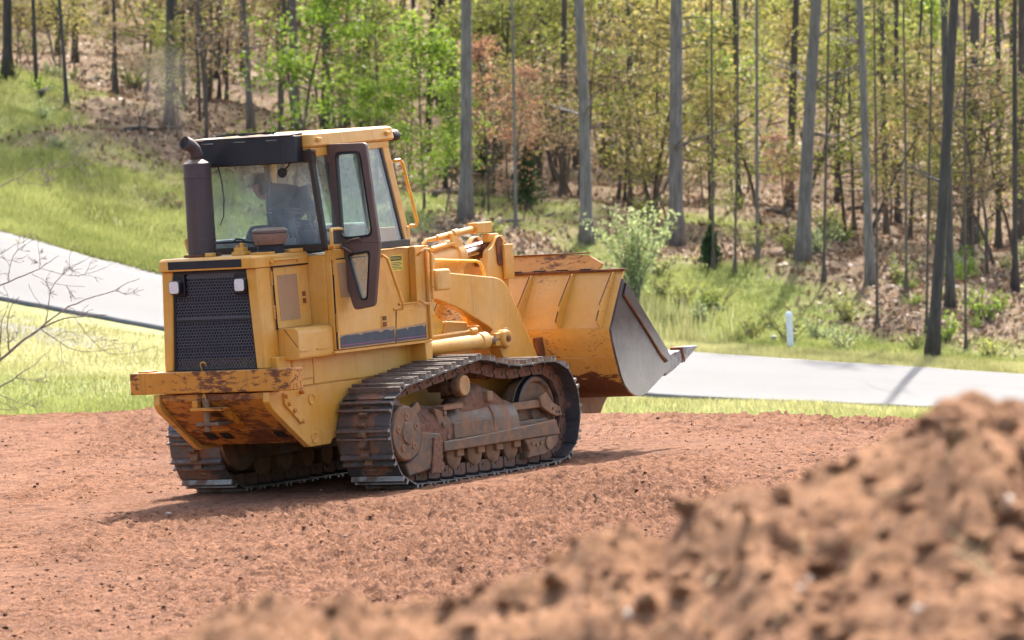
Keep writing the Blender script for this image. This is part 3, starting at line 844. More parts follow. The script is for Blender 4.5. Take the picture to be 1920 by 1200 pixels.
# front post edge and handle on it
part(MB().box(.772, .80, 1.135, 1.175, 1.26, 2.11), 'post_flange', Yl, .005)
part(MB().tube([(.79, .99, 2.03), (.835, .985, 2.06), (.85, 1.03, 2.085), (.85, 1.10, 2.075), (.85, 1.125, 2.03), (.85, 1.12, 1.62), (.85, 1.08, 1.585), (.84, 1.0, 1.585), (.79, .98, 1.62)], .013, 8), 'grab_rail', Yw, 0)
part(MB().tube([(.775, .37, 2.05), (.83, .36, 2.06), (.845, .40, 2.03), (.845, .62, 1.60), (.835, .62, 1.565), (.775, .56, 1.565)], .014, 8), 'grab_rail', Yl, 0)
part(MB().tube([(.77, -.34, 2.17), (.80, -.42, 2.17), (.82, -.45, 2.19), (.82, -.45, 2.31), (.80, -.42, 2.335), (.76, -.24, 2.335), (.74, -.14, 2.325)], .016, 8), 'grab_rail', Yl, 0)
part(MB().tube([(.79, -.40, 2.18), (.80, -.41, 2.14), (.795, -.40, 2.09)], .010, 6).box(.772, .80, -.43, -.37, 2.06, 2.085), 'latch_rod', Yw, .002)
part(MB().tube([(-.50, -.62, 2.16), (-.60, -.64, 2.20), (-.62, -.64, 2.30), (-.58, -.62, 2.34), (-.5, -.60, 2.34)], .014, 8), 'grab_rail', Yl, 0)
# opening trim and warning sticker in the recess
part(MB().bar((.772, .985, 2.10), (.772, .968, 1.61), .02, .016, (1, 0, 0)).bar((.772, .66, 1.605), (.772, .965, 1.605), .02, .016), 'recess_trim', Yw, .003)
st = part(MB().box(.7005, .703, .66, .875, 1.905, 2.05), 'warning_sticker', M['sticker'], 0)
part(MB().box(.7032, .7040, .675, .86, 1.997, 2.038), 'sticker_header', M['ink'], 0, st)
for k in range(5): part(MB().box(.7032, .7040, .675, .86 - (k % 3) * .02, 1.918 + k * .0145, 1.9235 + k * .0145), 'sticker_line', M['ink'], 0, st)
fc = bpy.data.curves.new('warning_text', 'FONT'); fc.body = 'WARNING'; fc.size = .036; fc.align_x = 'CENTER'; fc.align_y = 'CENTER'; fc.extrude = .0004
tmp = bpy.data.objects.new('tmp_text', fc); COL.objects.link(tmp)
wm_ = bpy.data.meshes.new_from_object(tmp.evaluated_get(bpy.context.evaluated_depsgraph_get())); bpy.data.objects.remove(tmp)
wm_.materials.clear(); wm_.materials.append(M['sticker'])
fo = link('sticker_text', wm_, st)
fo.matrix_local = Matrix.Translation((.7048, .7675, 2.017)) @ Matrix.Rotation(math.pi / 2, 4, 'Z') @ Matrix.Rotation(math.pi / 2, 4, 'X')

# --- cab
ZB_, ZT_ = 2.155, 3.03
def cabx(z): return .745 - (z - ZB_) * (.10 / .875)
def cabf(z): return .985 - (z - ZB_) * (.14 / .875)
RB = -.43
def pillar(s, y_of, w, name, mat, inset=0.0):
    mb = MB(); pts = []
    for z in (ZB_, ZT_ + .03):
        x = s * (cabx(z) - inset); y = y_of(z)
        pts += [(x - s * .05, y, z), (x, y, z), (x, y + w, z), (x - s * .05, y + w, z)]
    mb.hexa(pts)
    return part(mb, name, mat, .008)
dark_trim = paint('dark_trim', (.035, .024, .018), rust=.3, dust=.1, rough=.5, fade=(.055, .035, .022))
for s in (1, -1):
    pillar(s, lambda z: RB, .055, 'rear_pillar', dark_trim)
    pillar(s, lambda z: cabf(z) - .10, .10, 'front_pillar', Yl)
    pillar(s, lambda z: cabf(z) - .135, .035, 'pillar_seal', dark_trim, .004)
pillar(1, lambda z: -.17, .05, 'door_pillar', dark_trim)
part(MB().box(.70, .756, -.40, .36, 2.157, 2.20), 'cab_sill', Yw, .006)
part(MB().box(-.75, -.70, -.40, .98, 2.157, 2.20), 'cab_sill', Yw, .006)
part(MB().box(.70, .752, .36, .95, 2.118, 2.185), 'cab_sill', dark_trim, .006)
part(MB().box(-.74, .74, RB, RB + .05, 2.157, 2.215), 'rear_sill', dark_trim, .006)
part(MB().box(-.66, .66, RB - .01, RB + .06, 2.94, 3.05), 'rear_header', dark_trim, .006)
part(MB().box(-.74, .74, .925, .975, 2.13, 2.30), 'front_sill', Yl, .006)
# floor/dash inside
part(MB().box(-.70, .35, -.38, .92, 2.10, 2.115), 'cab_floor', M['interior'], 0)
part(MB().box(-.70, -.42, -.30, .85, 2.115, 2.28), 'console', M['interior'], .02)
part(MB().box(-.30, .34, .62, .90, 2.115, 2.36), 'dashboard', M['interior'], .03)
# roof
def roofring(z, gx, gy0, gy1): return [(x, y, z + .016 * (y + .42)) for x, y in fillet([(-gx, gy0), (gx, gy0), (gx, gy1), (-gx, gy1)], .035, 4)]
rf = part(MB().loft([roofring(3.07, .655, -.43, .915), roofring(3.088, .668, -.44, .93), roofring(3.185, .655, -.43, .92), roofring(3.20, .62, -.40, .89)]), 'roof', Yl, 0)
part(MB().hexa([(-.652, -.425, 2.985), (.652, -.425, 2.985), (.648, .85, 3.03), (-.648, .85, 3.03), (-.648, -.425, 3.069), (.648, -.425, 3.069), (.645, .85, 3.088), (-.645, .85, 3.088)]), 'roof_rail', Yl, .008, rf)
for y in (-.34, .80): part(MB().box(.655, .69, y - .03, y + .03, 3.12 + .016 * (y + .42), 3.155 + .016 * (y + .42)), 'roof_boss', Yl, .006, rf)
part(MB().lathe((.60, .95, 3.13), (0, 1, 0), [(0, .05), (.05, .06), (.09, .055), (.09, .045), (.085, .02)], 16), 'roof_lamp', M['black'], .003, rf)
part(MB().tube([(.66, -.43, 3.03), (.69, -.44, 3.03), (.70, -.47, 3.035)], .008, 6).lathe((.655, -.41, 3.03), (1, 0, 0), [(0, .014), (.015, .014)], 8), 'roof_catch', M['rust'], 0, rf)
# black air conditioner housing hung on the back of the roof
ac = part(MB().xy(fillet([(-.50, -.62), (.50, -.62), (.565, -.56), (.565, -.435), (-.50, -.435)], [.02, .05, .03, 0, 0], 3), 2.945, 3.185), 'air_conditioner', M['black'], .008)
part(MB().hexa([(-.51, -.63, 3.186), (.55, -.63, 3.186), (.55, -.40, 3.20), (-.51, -.40, 3.20), (-.51, -.63, 3.194), (.55, -.63, 3.194), (.55, -.40, 3.208), (-.51, -.40, 3.208)]), 'housing_lid', M['black'], .002, ac)
for x in (-.33, .02, .36): part(MB().box(x - .06, x + .06, -.626, -.62, 3.15, 3.158), 'lid_strip', M['chrome'], .001, ac)  # thin chrome strips near the top of the housing
rr = random.Random(8)
for k in range(4):
    pts = [(-.30 + .55 * i / 7 + .02 * rr.random(), -.55 + .05 * k + .02 * rr.random(), 3.212 + .018 * rr.random()) for i in range(8)]
    part(MB().tube(pts, .007, 5), 'hose', M['rubber'], 0, ac)
wl = part(MB().lathe((.40, -.50, 2.875), (0, -1, -.3), [(0, .025), (.03, .042), (.055, .045), (.057, .036), (.05, .01)], 14), 'work_lamp', M['rubber'], 0)
part(MB().tube([(.40, -.50, 2.885), (.43, -.49, 2.915), (.455, -.49, 2.946)], .006, 5), 'lamp_bracket', M['rubber'], 0, wl)
part(MB().tube([(-.335, -.47, 2.945), (-.315, -.46, 2.82), (-.30, -.46, 2.66), (-.315, -.46, 2.50), (-.36, -.46, 2.42)], .005, 5), 'cable', M['rubber'], 0)
wp = part(MB().tube([(-.42, -.452, 2.262), (-.12, -.452, 2.262), (.05, -.455, 2.245)], .009, 6), 'rear_wiper', M['rubber'], 0)
part(MB().tube([(-.22, -.456, 2.27), (-.20, -.458, 2.292), (-.13, -.458, 2.285), (-.11, -.456, 2.265)], .008, 5), 'wiper_arm', M['rubber'], 0, wp)
# panes
part(MB().hexa([(-.715, RB + .02, 2.20), (.715, RB + .02, 2.20), (.715, RB + .026, 2.20), (-.715, RB + .026, 2.20), (-.62, RB + .02, 3.0), (.62, RB + .02, 3.0), (.62, RB + .026, 3.0), (-.62, RB + .026, 3.0)]), 'rear_window', M['glass_rear'], 0)
def side_pane(s, ya, yb, z0, z1, name, mat):
    pts = []
    for z in (z0, z1):
        x = s * (cabx(z) - .022)
        pts += [(x, ya(z), z), (x + s * .006, ya(z), z), (x + s * .006, yb(z), z), (x, yb(z), z)]
    return part(MB().hexa(pts), name, mat, 0)
side_pane(1, lambda z: -.38, lambda z: -.17, 2.20, 3.0, 'side_window', M['glass'])
side_pane(1, lambda z: .36, lambda z: cabf(z) - .12, 2.185, 3.03, 'side_window', M['glass'])
side_pane(1, lambda z: -.12, lambda z: .33, 2.185, 3.02, 'side_window', M['glass'])
side_pane(-1, lambda z: -.38, lambda z: cabf(z) - .12, 2.20, 3.0, 'side_window', M['glass'])
part(MB().hexa([(-.68, cabf(2.3) - .045, 2.30), (.68, cabf(2.3) - .045, 2.30), (.68, cabf(2.3) - .04, 2.30), (-.68, cabf(2.3) - .04, 2.30), (-.60, cabf(3.03) - .045, 3.03), (.60, cabf(3.03) - .045, 3.03), (.60, cabf(3.03) - .04, 3.03), (-.60, cabf(3.03) - .04, 3.03)]), 'windscreen', M['glass'], 0)
part(MB().bar((.705, .325, 2.185), (.655, .325, 3.02), .03, .03, (0, 1, 0)), 'window_bar', dark_trim, .004)
# grab rail on the front pillar
part(MB().tube([(.675, .87, 2.90), (.70, .93, 2.905), (.71, .96, 2.88), (.76, 1.075, 2.34), (.755, 1.06, 2.30), (.735, .98, 2.30)], .016, 8), 'grab_rail', plain('safety_yellow', (.72, .33, .015), .4), 0)
# interior: seat
se = part(MB().loft([[(x, -.30 + (z - 2.12) * -.10, z) for x, z in []] or [(-.26, -.18, 2.12), (.18, -.18, 2.12), (.18, -.05, 2.12), (-.26, -.05, 2.12)], [(-.25, -.26, 2.30), (.17, -.26, 2.30), (.17, -.13, 2.30), (-.25, -.13, 2.30)], [(-.17, -.29, 2.40), (.09, -.29, 2.40), (.09, -.20, 2.40), (-.17, -.20, 2.40)]]), 'seat_back', M['vinyl'], .04, L, 40, 4)
part(MB().box(-.27, .19, -.12, .40, 2.115, 2.26), 'seat_cushion', M['vinyl'], .03)
part(MB().box(.36, .62, -.34, -.20, 2.16, 2.335), 'storage_cushion', plain('slate_cushion', (.05, .075, .10), .8), .05, L, 40, 4)
part(MB().box(.21, .36, -.33, -.24, 2.16, 2.27), 'control_box', M['interior'], .01)
part(MB().tube([(-.45, .45, 2.28), (-.42, .42, 2.45)], .012, 8).lathe((-.42, .42, 2.45), (0, 0, 1), [(0, .015), (.02, .028), (.05, .02)], 10), 'control_lever', M['vinyl'], 0)

# --- cab door, swung out from its rear hinge
DY = -.16
do = [(.655, 3.093), (1.062, 3.086), (1.148, 2.30), (1.145, 2.22), (1.052, 1.632), (.838, 1.60), (.658, 2.22)]
def rim(outer, inner, y0, y1):
    """ring between two polygons with equal counts, with thickness"""
    n = len(outer); mb = MB()
    vs = [(x, y0, z) for x, z in outer] + [(x, y0, z) for x, z in inner] + [(x, y1, z) for x, z in outer] + [(x, y1, z) for x, z in inner]
    fs = []
    for i in range(n):
        j = (i + 1) % n
        fs += [(i, j, n + j, n + i), (2 * n + j, 2 * n + i, 3 * n + i, 3 * n + j), (j, i, 2 * n + i, 2 * n + j), (n + i, n + j, 3 * n + j, 3 * n + i)]
    return mb.add(vs, fs)
up_o = fillet([(.655, 3.093), (1.062, 3.086), (1.146, 2.215), (.657, 2.225)], [.03, .03, 0.0, 0.0], 5)
def matched(o, i, ro, ri, n=5): return fillet(o, ro, n), fillet(i, ri, n)
o1, i1 = matched([(.655, 3.093), (1.062, 3.086), (1.146, 2.19), (.657, 2.20)], [(.738, 3.012), (1.0, 3.008), (1.082, 2.252), (.752, 2.236)], [.035, .035, .0011, .0011], [.05, .05, .07, .06])
o2, i2 = matched([(.657, 2.198), (1.146, 2.188), (1.055, 1.63), (.838, 1.60)], [(.803, 2.10), (1.04, 2.122), (.985, 1.69), (.915, 1.685)], [.0011, .0011, .04, .04], [.04, .04, .04, .03])
def equalize(o, n):
    return o
def fl(poly, r, n=5):
    """fillet with the same number of points at every corner"""
    out = []; m = len(poly)
    for i in range(m):
        p = Vector(poly[i]); a = Vector(poly[i - 1]); b = Vector(poly[(i + 1) % m])
        k = max(min(r[i], (a - p).length * .45, (b - p).length * .45), 1e-3)
        s = p + (a - p).normalized() * k; e = p + (b - p).normalized() * k
        for j in range(n + 1):
            t = j / n; out.append(tuple(s * (1 - t) ** 2 + p * 2 * t * (1 - t) + e * t * t))
    return out
O1 = fl([(.655, 3.093), (1.062, 3.086), (1.146, 2.19), (.657, 2.20)], [.035, .035, .001, .001]); I1 = fl([(.738, 3.012), (1.0, 3.008), (1.082, 2.252), (.752, 2.236)], [.05, .05, .07, .06])
O2 = fl([(.657, 2.2005), (1.146, 2.1905), (1.055, 1.63), (.838, 1.60)], [.001, .001, .04, .04]); I2 = fl([(.803, 2.10), (1.04, 2.122), (.985, 1.69), (.915, 1.685)], [.04, .04, .04, .03])
dm = rim(O1, I1, DY - .025, DY + .025); d2 = rim(O2, I2, DY - .025, DY + .025); dm.add(d2.v, d2.f)
door = part(dm, 'cab_door', M['brown'], .010)
def shrink(poly, f):
    cx = sum(p[0] for p in poly) / len(poly); cz = sum(p[1] for p in poly) / len(poly)
    return [(cx + (x - cx) * f, cz + (z - cz) * f) for x, z in poly]
G1 = shrink(I1, .93)
part(rim(I1, shrink(I1, .955), DY - .032, DY + .02), 'window_seal', M['rubber'], 0, door)
part(rim(I2, shrink(I2, .93), DY - .032, DY + .02), 'window_seal', M['rubber'], 0, door)
rb = rim(shrink(O1, .935), shrink(O1, .90), DY - .031, DY - .024)
part(MB().xz(I1, DY - .004, DY + .002), 'door_window', M['glass'], 0, door)
part(MB().xz(I2, DY - .004, DY + .002), 'door_lower_window', M['glass_dusty'], 0, door)
part(MB().tube([(.74, DY - .03, 2.195), (.76, DY - .05, 2.165), (.81, DY - .055, 2.15), (.865, DY - .05, 2.115)], [.02, .018, .013, .010], 8), 'door_lever', M['brown'], 0, door)
part(MB().tube([(.845, DY - .026, 2.20), (.85, DY - .05, 2.225), (.95, DY - .05, 2.24), (.965, DY - .026, 2.215)], .009, 6), 'pull_handle', M['brown'], 0, door)
part(MB().box(.635, .668, DY - .03, DY + .02, 2.28, 2.36).box(.62, .668, DY - .03, DY + .02, 2.92, 3.0), 'door_hinge', M['brown'], .005, door)

# --- exhaust stack, precleaner and fittings on the hood
mx, my = -.335, -.80
mu = part(MB().lathe((mx, my, 2.155), (0, 0, 1), [(0, .14), (.012, .14), (.013, .127), (.82, .124), (.835, .122), (.865, .062), (.87, .055)], 32), 'muffler', M['muffler'], 0)
part(MB().tube([(mx, my, 3.0), (mx, my, 3.07), (mx - .006, my - .015, 3.115), (mx - .022, my - .06, 3.155), (mx - .04, my - .125, 3.18)], [.056, .056, .057, .060, .063], 20, False), 'exhaust_pipe', M['muffler'], 0, mu).modifiers.new('wall', 'SOLIDIFY').thickness = .005
part(MB().lathe((mx - .034, my - .102, 3.173), (-.2, -.93, .3), [(0, .056), (.012, .056)], 18), 'pipe_throat', M['soot'], 0, mu)
part(MB().lathe((mx, my, 2.156), (0, 0, 1), [(0, .17), (.02, .17)], 20), 'muffler_base', M['rust'], .003, mu)
for z in (2.30, 2.86): part(MB().lathe((mx, my, z), (0, 0, 1), [(0, .1285), (.012, .1285)], 32), 'muffler_band', M['muffler'], .001, mu)
px, py = .36, -.74
pc = part(MB().lathe((px, py, 2.235), (0, 0, 1), [(0, .135), (.05, .152), (.095, .155), (.10, .15)], 32), 'precleaner', plain('precleaner_brown', (.20, .115, .08), .5), .004)
part(MB().lathe((px, py, 2.336), (0, 0, 1), [(0, .158), (.025, .158), (.045, .13), (.05, .05)], 32), 'precleaner_cap', M['brown'], .004, pc)
part(MB().lathe((px, py, 2.155), (0, 0, 1), [(0, .125), (.03, .125), (.031, .118), (.08, .118)], 32), 'precleaner_base', M['rubber'], .004, pc)
part(MB().box(.08, .22, -.95, -.85, 2.155, 2.19).box(.10, .20, -.94, -.86, 2.19, 2.225).box(.15, .175, -.92, -.88, 2.225, 2.265).box(.11, .13, -.92, -.88, 2.225, 2.245), 'hood_bracket', Yl, .005)
part(MB().box(-.20, -.12, -.96, -.90, 2.155, 2.19), 'hood_lug', Yl, .005)
part(MB().box(.30, .50, -.98, -.88, 2.155, 2.175), 'hood_plate', Yw, .004)
part(MB().box(.45, .52, -.66, -.46, 2.155, 2.185), 'hood_rib', Yl, .005)
# --- tracks: every shoe and link is a piece
TRK = [(-.279, .571), (-.205, .76), (-.075, .875), (.15, .915), (.411, .948), (.70, .985), (.968, 1.017), (1.20, 1.046), (1.38, 1.055), (1.611, 1.010), (1.80, .973), (1.983, .950), (2.197, .948), (2.412, .957), (2.564, .958), (2.733, .920), (2.897, .826), (2.99, .69), (3.035, .534), (3.018, .366), (2.968, .212), (2.87, .095), (2.70, .018), (2.40, .0), (2.0, -.005), (1.4, -.005), (.8, -.005), (.25, .0), (.05, .018), (-.125, .115), (-.235, .28), (-.278, .43)]
def closed_curve(pts, n):
    P = np.array(pts); m = len(P); out = []
    for i in range(m):
        p0, p1, p2, p3 = P[i - 1], P[i], P[(i + 1) % m], P[(i + 2) % m]
        for j in range(12):
            t = j / 12
            out.append(.5 * ((2 * p1) + (p2 - p0) * t + (2 * p0 - 5 * p1 + 4 * p2 - p3) * t * t + (3 * p1 - p0 - 3 * p2 + p3) * t ** 3))
    Q = np.array(out); Q = np.vstack([Q, Q[:1]])
    d = np.r_[0, np.cumsum(np.linalg.norm(np.diff(Q, axis=0), axis=1))]
    s = np.linspace(0, d[-1], n + 1)
    return np.stack([np.interp(s, d, Q[:, 0]), np.interp(s, d, Q[:, 1])], 1), d[-1]
# chain pins run inside the shoes; the shoes fan out where the chain turns
_q, _ = closed_curve(TRK, 240); _q = _q[:-1]
_d = np.roll(_q, -1, 0) - np.roll(_q, 1, 0); _d /= np.linalg.norm(_d, axis=1)[:, None]
PIN = .06
_in = _q - PIN * np.stack([-_d[:, 1], _d[:, 0]], 1)
_, plen = closed_curve([tuple(a) for a in _in[::3]], 10)
NSH = int(round(plen / .218)); path, _ = closed_curve([tuple(a) for a in _in[::3]], NSH)
pitch = plen / NSH
# a shoe lies along local y, outward is local z
w = .275
sh = MB()
sh.loft([[(x, y, z) for y, z in [(-.136, -.034), (-.116, -.020), (-.098, -.012), (.118, -.012), (.122, 0), (-.092, 0), (-.112, -.006), (-.134, -.020)]] for x in (-w, w)])
shoe_me = sh.mesh('shoe', M['shoe'])
gm = MB()
for y, hgt in ((-.084, .044), (-.012, .044)):
    gm.loft([[(x, yy_, zz_) for yy_, zz_ in [(y - .018, -.001), (y + .020, -.001), (y + .010, hgt), (y - .008, hgt)]] for x in (-w, w)])
grouser_me = gm.mesh('grouser', M['grouser'])
bm_ = MB()
for x in (-.075, .075):
    for y in (-.045, .05): bm_.lathe((x, y, -.001), (0, 0, 1), [(0, .014), (.012, .014)], 6)
bolt_me = bm_.mesh('shoe_bolts', M['link'])
lk = MB()
for s in (-1, 1):
    a, b = (s * .085, s * .125) if s > 0 else (-.125, -.085)
    lk.prism([(a, yy_, zz_) for yy_, zz_ in [(-.098, -.024), (.098, -.024), (.098, -.105), (.088, -.125), (-.088, -.125), (-.098, -.105)]], (b - a, 0, 0))
    lk.lathe((s * .125, -.03, -.085), (s, 0, 0), [(0, .017), (.008, .017), (.008, .008), (.003, .007)], 10)
    lk.box(min(s * .125, s * .128), max(s * .125, s * .128), .02, .06, -.11, -.05)
lk.cyl((-.134, -.096, -.075), (.134, -.096, -.075), .02, 10)
lk.box(-.13, .13, -.06, .06, -.035, -.013)
link_me = lk.mesh('track_link', M['link'])
def make_track(cx, name):
    T = empty(name, (cx, 1.4, 0), L)
    for i in range(NSH):
        a = path[i]; b = path[i + 1]
        d = (b - a) / np.linalg.norm(b - a); nrm = np.array([-d[1], d[0]])
        mid = (a + b) / 2 + nrm * PIN
        mt = Matrix(((1, 0, 0, 0), (0, -d[0], nrm[0], mid[0] - 1.4), (0, -d[1], nrm[1], mid[1]), (0, 0, 0, 1)))
        # columns: x, along (reversed so that grousers lead), outward
        mt = Matrix(((-1, 0, 0, 0), (0, -d[0], nrm[0], mid[0] - 1.4), (0, -d[1], nrm[1], mid[1]), (0, 0, 0, 1)))
        for nm, m_ in (('track_shoe', shoe_me), ('grouser_bar', grouser_me), ('track_link', link_me)):
            o = bpy.data.objects.new(nm, m_); COL.objects.link(o); o.parent = T; o.matrix_local = mt
    return T
tr_r = make_track(.925, 'track'); tr_r['label'] = 'dirty steel track on the side towards the viewer'
tr_l = make_track(-.925, 'track'); tr_l['label'] = 'steel track on the far side in shade'

# --- undercarriage, mirrored for the other side
Ud, Un = M['under_dust'], M['under']
def under(s):
    X = lambda x: s * x
    def bx(mb, x0, x1, *a): return mb.box(min(X(x0), X(x1)), max(X(x0), X(x1)), *a)
    def yz(mb, prof, x0, x1): return mb.yz(prof, X(x0), X(x1))
    # final drive with cover, bolts and sprocket teeth
    fd = part(MB().lathe((X(.62), .03, .475), (s, 0, 0), [(0, .30), (.42, .30), (.43, .255), (.545, .25), (.565, .235), (.57, .10), (.585, .095), (.59, .05)], 36), 'final_drive', Un, .004)
    for k in range(5):
        a = math.radians(20 + 72 * k); part(MB().lathe((X(1.185), .03 + .15 * math.cos(a), .475 + .15 * math.sin(a)), (s, 0, 0), [(0, .032), (.012, .032), (.012, .016), (.004, .014)], 14), 'drive_boss', Ud, .002, fd)
    for k in range(10):
        a = math.radians(36 * k); part(MB().lathe((X(1.195), .03 + .072 * math.cos(a), .475 + .072 * math.sin(a)), (s, 0, 0), [(0, .011), (.012, .011)], 6), 'drive_bolt', Ud, 0, fd)
    tm = MB(); nt = 23; prof = []
    for k in range(nt * 4):
        a = 2 * math.pi * k / (nt * 4); r = (.335, .375, .375, .335)[k % 4]
        prof.append((.03 + r * math.cos(a), .475 + r * math.sin(a)))
    part(yz(tm, prof, .885, .965), 'sprocket', Un, .003)
    # idler wheel
    idl = part(MB().lathe((X(.82), 2.53, .47), (s, 0, 0), [(0, .28), (.01, .335), (.05, .345), (.06, .36), (.15, .36), (.16, .345), (.20, .335), (.205, .30), (.175, .28), (.18, .12), (.215, .10), (.22, .04)], 40), 'idler', Un, .002)
    part(MB().lathe((X(.90), 2.53, .47), (s, 0, 0), [(0, .352), (.125, .348), (.127, .338), (.01, .338)], 40), 'idler_rim', M['rubber'], 0, idl)
    mb = MB(); mb.bar((X(1.06), 2.02, .56), (X(1.09), 2.62, .56), .03, .075)
    mb.yz([(2.44, .62), (2.56, .66), (2.66, .56), (2.80, .50), (2.82, .42), (2.72, .42), (2.60, .46), (2.47, .53)], X(1.06), X(1.12))
    ia = part(mb, 'idler_yoke', Ud, .008)
    for y, z in ((2.66, .50), (2.72, .465), (2.77, .46)): part(MB().lathe((X(1.12), y, z), (s, 0, 0), [(0, .012), (.01, .012)], 6), 'yoke_bolt', Un, 0, ia)
    # carrier roller
    cr = part(MB().lathe((X(.72), 1.175, .825), (s, 0, 0), [(0, .06), (.16, .06), (.161, .10), (.24, .10), (.241, .075), (.29, .075), (.291, .108), (.345, .108), (.36, .10)], 28), 'carrier_roller', Un, .003)
    part(MB().lathe((X(1.08), 1.175, .825), (s, 0, 0), [(0, .096), (.022, .092), (.022, .06), (.018, .055)], 28), 'roller_cap', plain('ochre_cap', (.42, .23, .08), .6), .003, cr)
    part(bx(MB(), .80, .88, 1.22, 1.38, .70, .80), 'roller_bracket', Un, .006, cr)
    # frame: rounded recoil housing, hump, covers, beams
    def sec(y, zt, hw=.19, zb=.33):
        pts = []
        for j in range(11):
            a = math.pi * j / 10
            pts.append((X(.965 + hw * math.cos(a)), y, zb + (zt - zb) * (.45 + .55 * math.sin(a))))
        return [(X(.965 + hw), y, zb)] + pts + [(X(.965 - hw), y, zb)]
    part(MB().loft([sec(.84, .62, .175), sec(.88, .655, .185), sec(1.53, .665, .185), sec(1.55, .655, .185)]), 'recoil_housing', Un, .006)
    part(MB().loft([sec(1.545, .675, .192), sec(1.58, .68, .195), sec(1.98, .64, .19), sec(2.02, .60, .17), sec(2.06, .52, .15)]), 'recoil_cover', Un, .006)
    part(MB().loft([sec(1.02, .60, .15, .5), sec(1.24, .78, .15, .5), sec(1.48, .83, .14, .5), sec(1.76, .74, .14, .5), sec(1.98, .60, .13, .5)]), 'packed_soil', plain('packed_soil', (.185, .095, .06), .95, 0, .1, .4, 20, .8), 0)
    part(bx(MB(), 1.0, 1.135, 1.50, 1.60, .645, .745), 'pad', Ud, .012)
    # toothed step bracket
    mb = bx(MB(), 1.02, 1.16, .70, 1.03, .628, .668)
    stp = part(mb, 'step', Ud, .004)
    for k in range(14): part(bx(MB(), 1.15, 1.163, .712 + k * .0226, .724 + k * .0226, .668, .68), 'step_tooth', Ud, 0, stp)
    part(yz(MB(), [(.58, .66), (.72, .62), (.86, .52), (.86, .42), (.80, .33), (.70, .36), (.62, .52)], 1.06, 1.14), 'pivot_plate', Un, .01)
    for y, z in ((.735, .60), (.70, .50), (.77, .38)): part(MB().lathe((X(1.14), y, z), (s, 0, 0), [(0, .026), (.012, .026), (.016, .018)], 12), 'pivot_bolt', Un, .002)
    part(MB().loft([sec(.20, .56, .18, .3), sec(.45, .70, .18, .3), sec(.72, .68, .18, .3), sec(.88, .60, .17, .3)]), 'packed_soil', plain('packed_soil_rear', (.17, .088, .058), .95, 0, .1, .4, 20, .8), 0)
    part(yz(MB(), [(.24, .66), (.42, .735), (.47, .65), (.37, .58)], 1.02, 1.07), 'rear_bracket', Ud, .006)
    part(yz(MB(), [(.67, .255), (2.70, .257), (2.64, .397), (1.0, .352), (.67, .352)], 1.08, 1.165), 'side_beam', Un, .012)
    part(yz(MB(), [(.86, .36), (1.55, .36), (1.53, .50), (.86, .50)], 1.135, 1.158), 'side_cover', Un, .006)
    part(yz(MB(), [(.30, .10), (.07, .075), (.03, .20), (.22, .25), (.31, .40), (.33, .47), (.62, .44), (.68, .36), (.68, .24), (.56, .22), (.55, .12)], 1.04, 1.15), 'rear_guard', Un, .02)
    part(yz(MB(), [(.50, .40), (.62, .40), (.64, .32), (.60, .22), (.66, .14), (.60, .07), (.42, .08), (.46, .20)], 1.15, 1.168), 'guard_mud', plain('caked_mud', (.21, .11, .07), .95, 0, .1, .4, 30, .6), .01)
    part(yz(MB(), [(2.08, .255), (2.69, .255), (2.66, .17), (2.56, .12), (2.42, .085), (2.12, .075), (2.16, .14)], .98, 1.15), 'front_guard', Un, .012)
    part(MB().lathe((X(1.15), 2.50, .19), (s, 0, 0), [(0, .062), (.012, .062), (.014, .045)], 20), 'guard_plug', Ud, .002)
    for y, z in ((2.2, .21), (2.28, .19), (2.36, .2)): part(MB().lathe((X(1.15), y, z), (s, 0, 0), [(0, .018), (.016, .018)], 6), 'guard_bolt', Ud, 0)
    part(bx(MB(), .76, 1.09, .2, 2.6, .25, .42), 'track_frame', Un, .01)
    for y in (.62, .98, 1.34, 1.66, 1.97, 2.24):
        ro = part(MB().lathe((X(.77), y, .205), (s, 0, 0), [(0, .10), (.03, .125), (.06, .125), (.061, .10), (.25, .10), (.251, .125), (.29, .125), (.31, .09), (.315, .05)], 24), 'track_roller', Ud, .002)
        part(bx(MB(), 1.02, 1.12, y - .03, y + .09, .19, .265), 'roller_saddle', Ud, .008, ro)
under(1); under(-1)

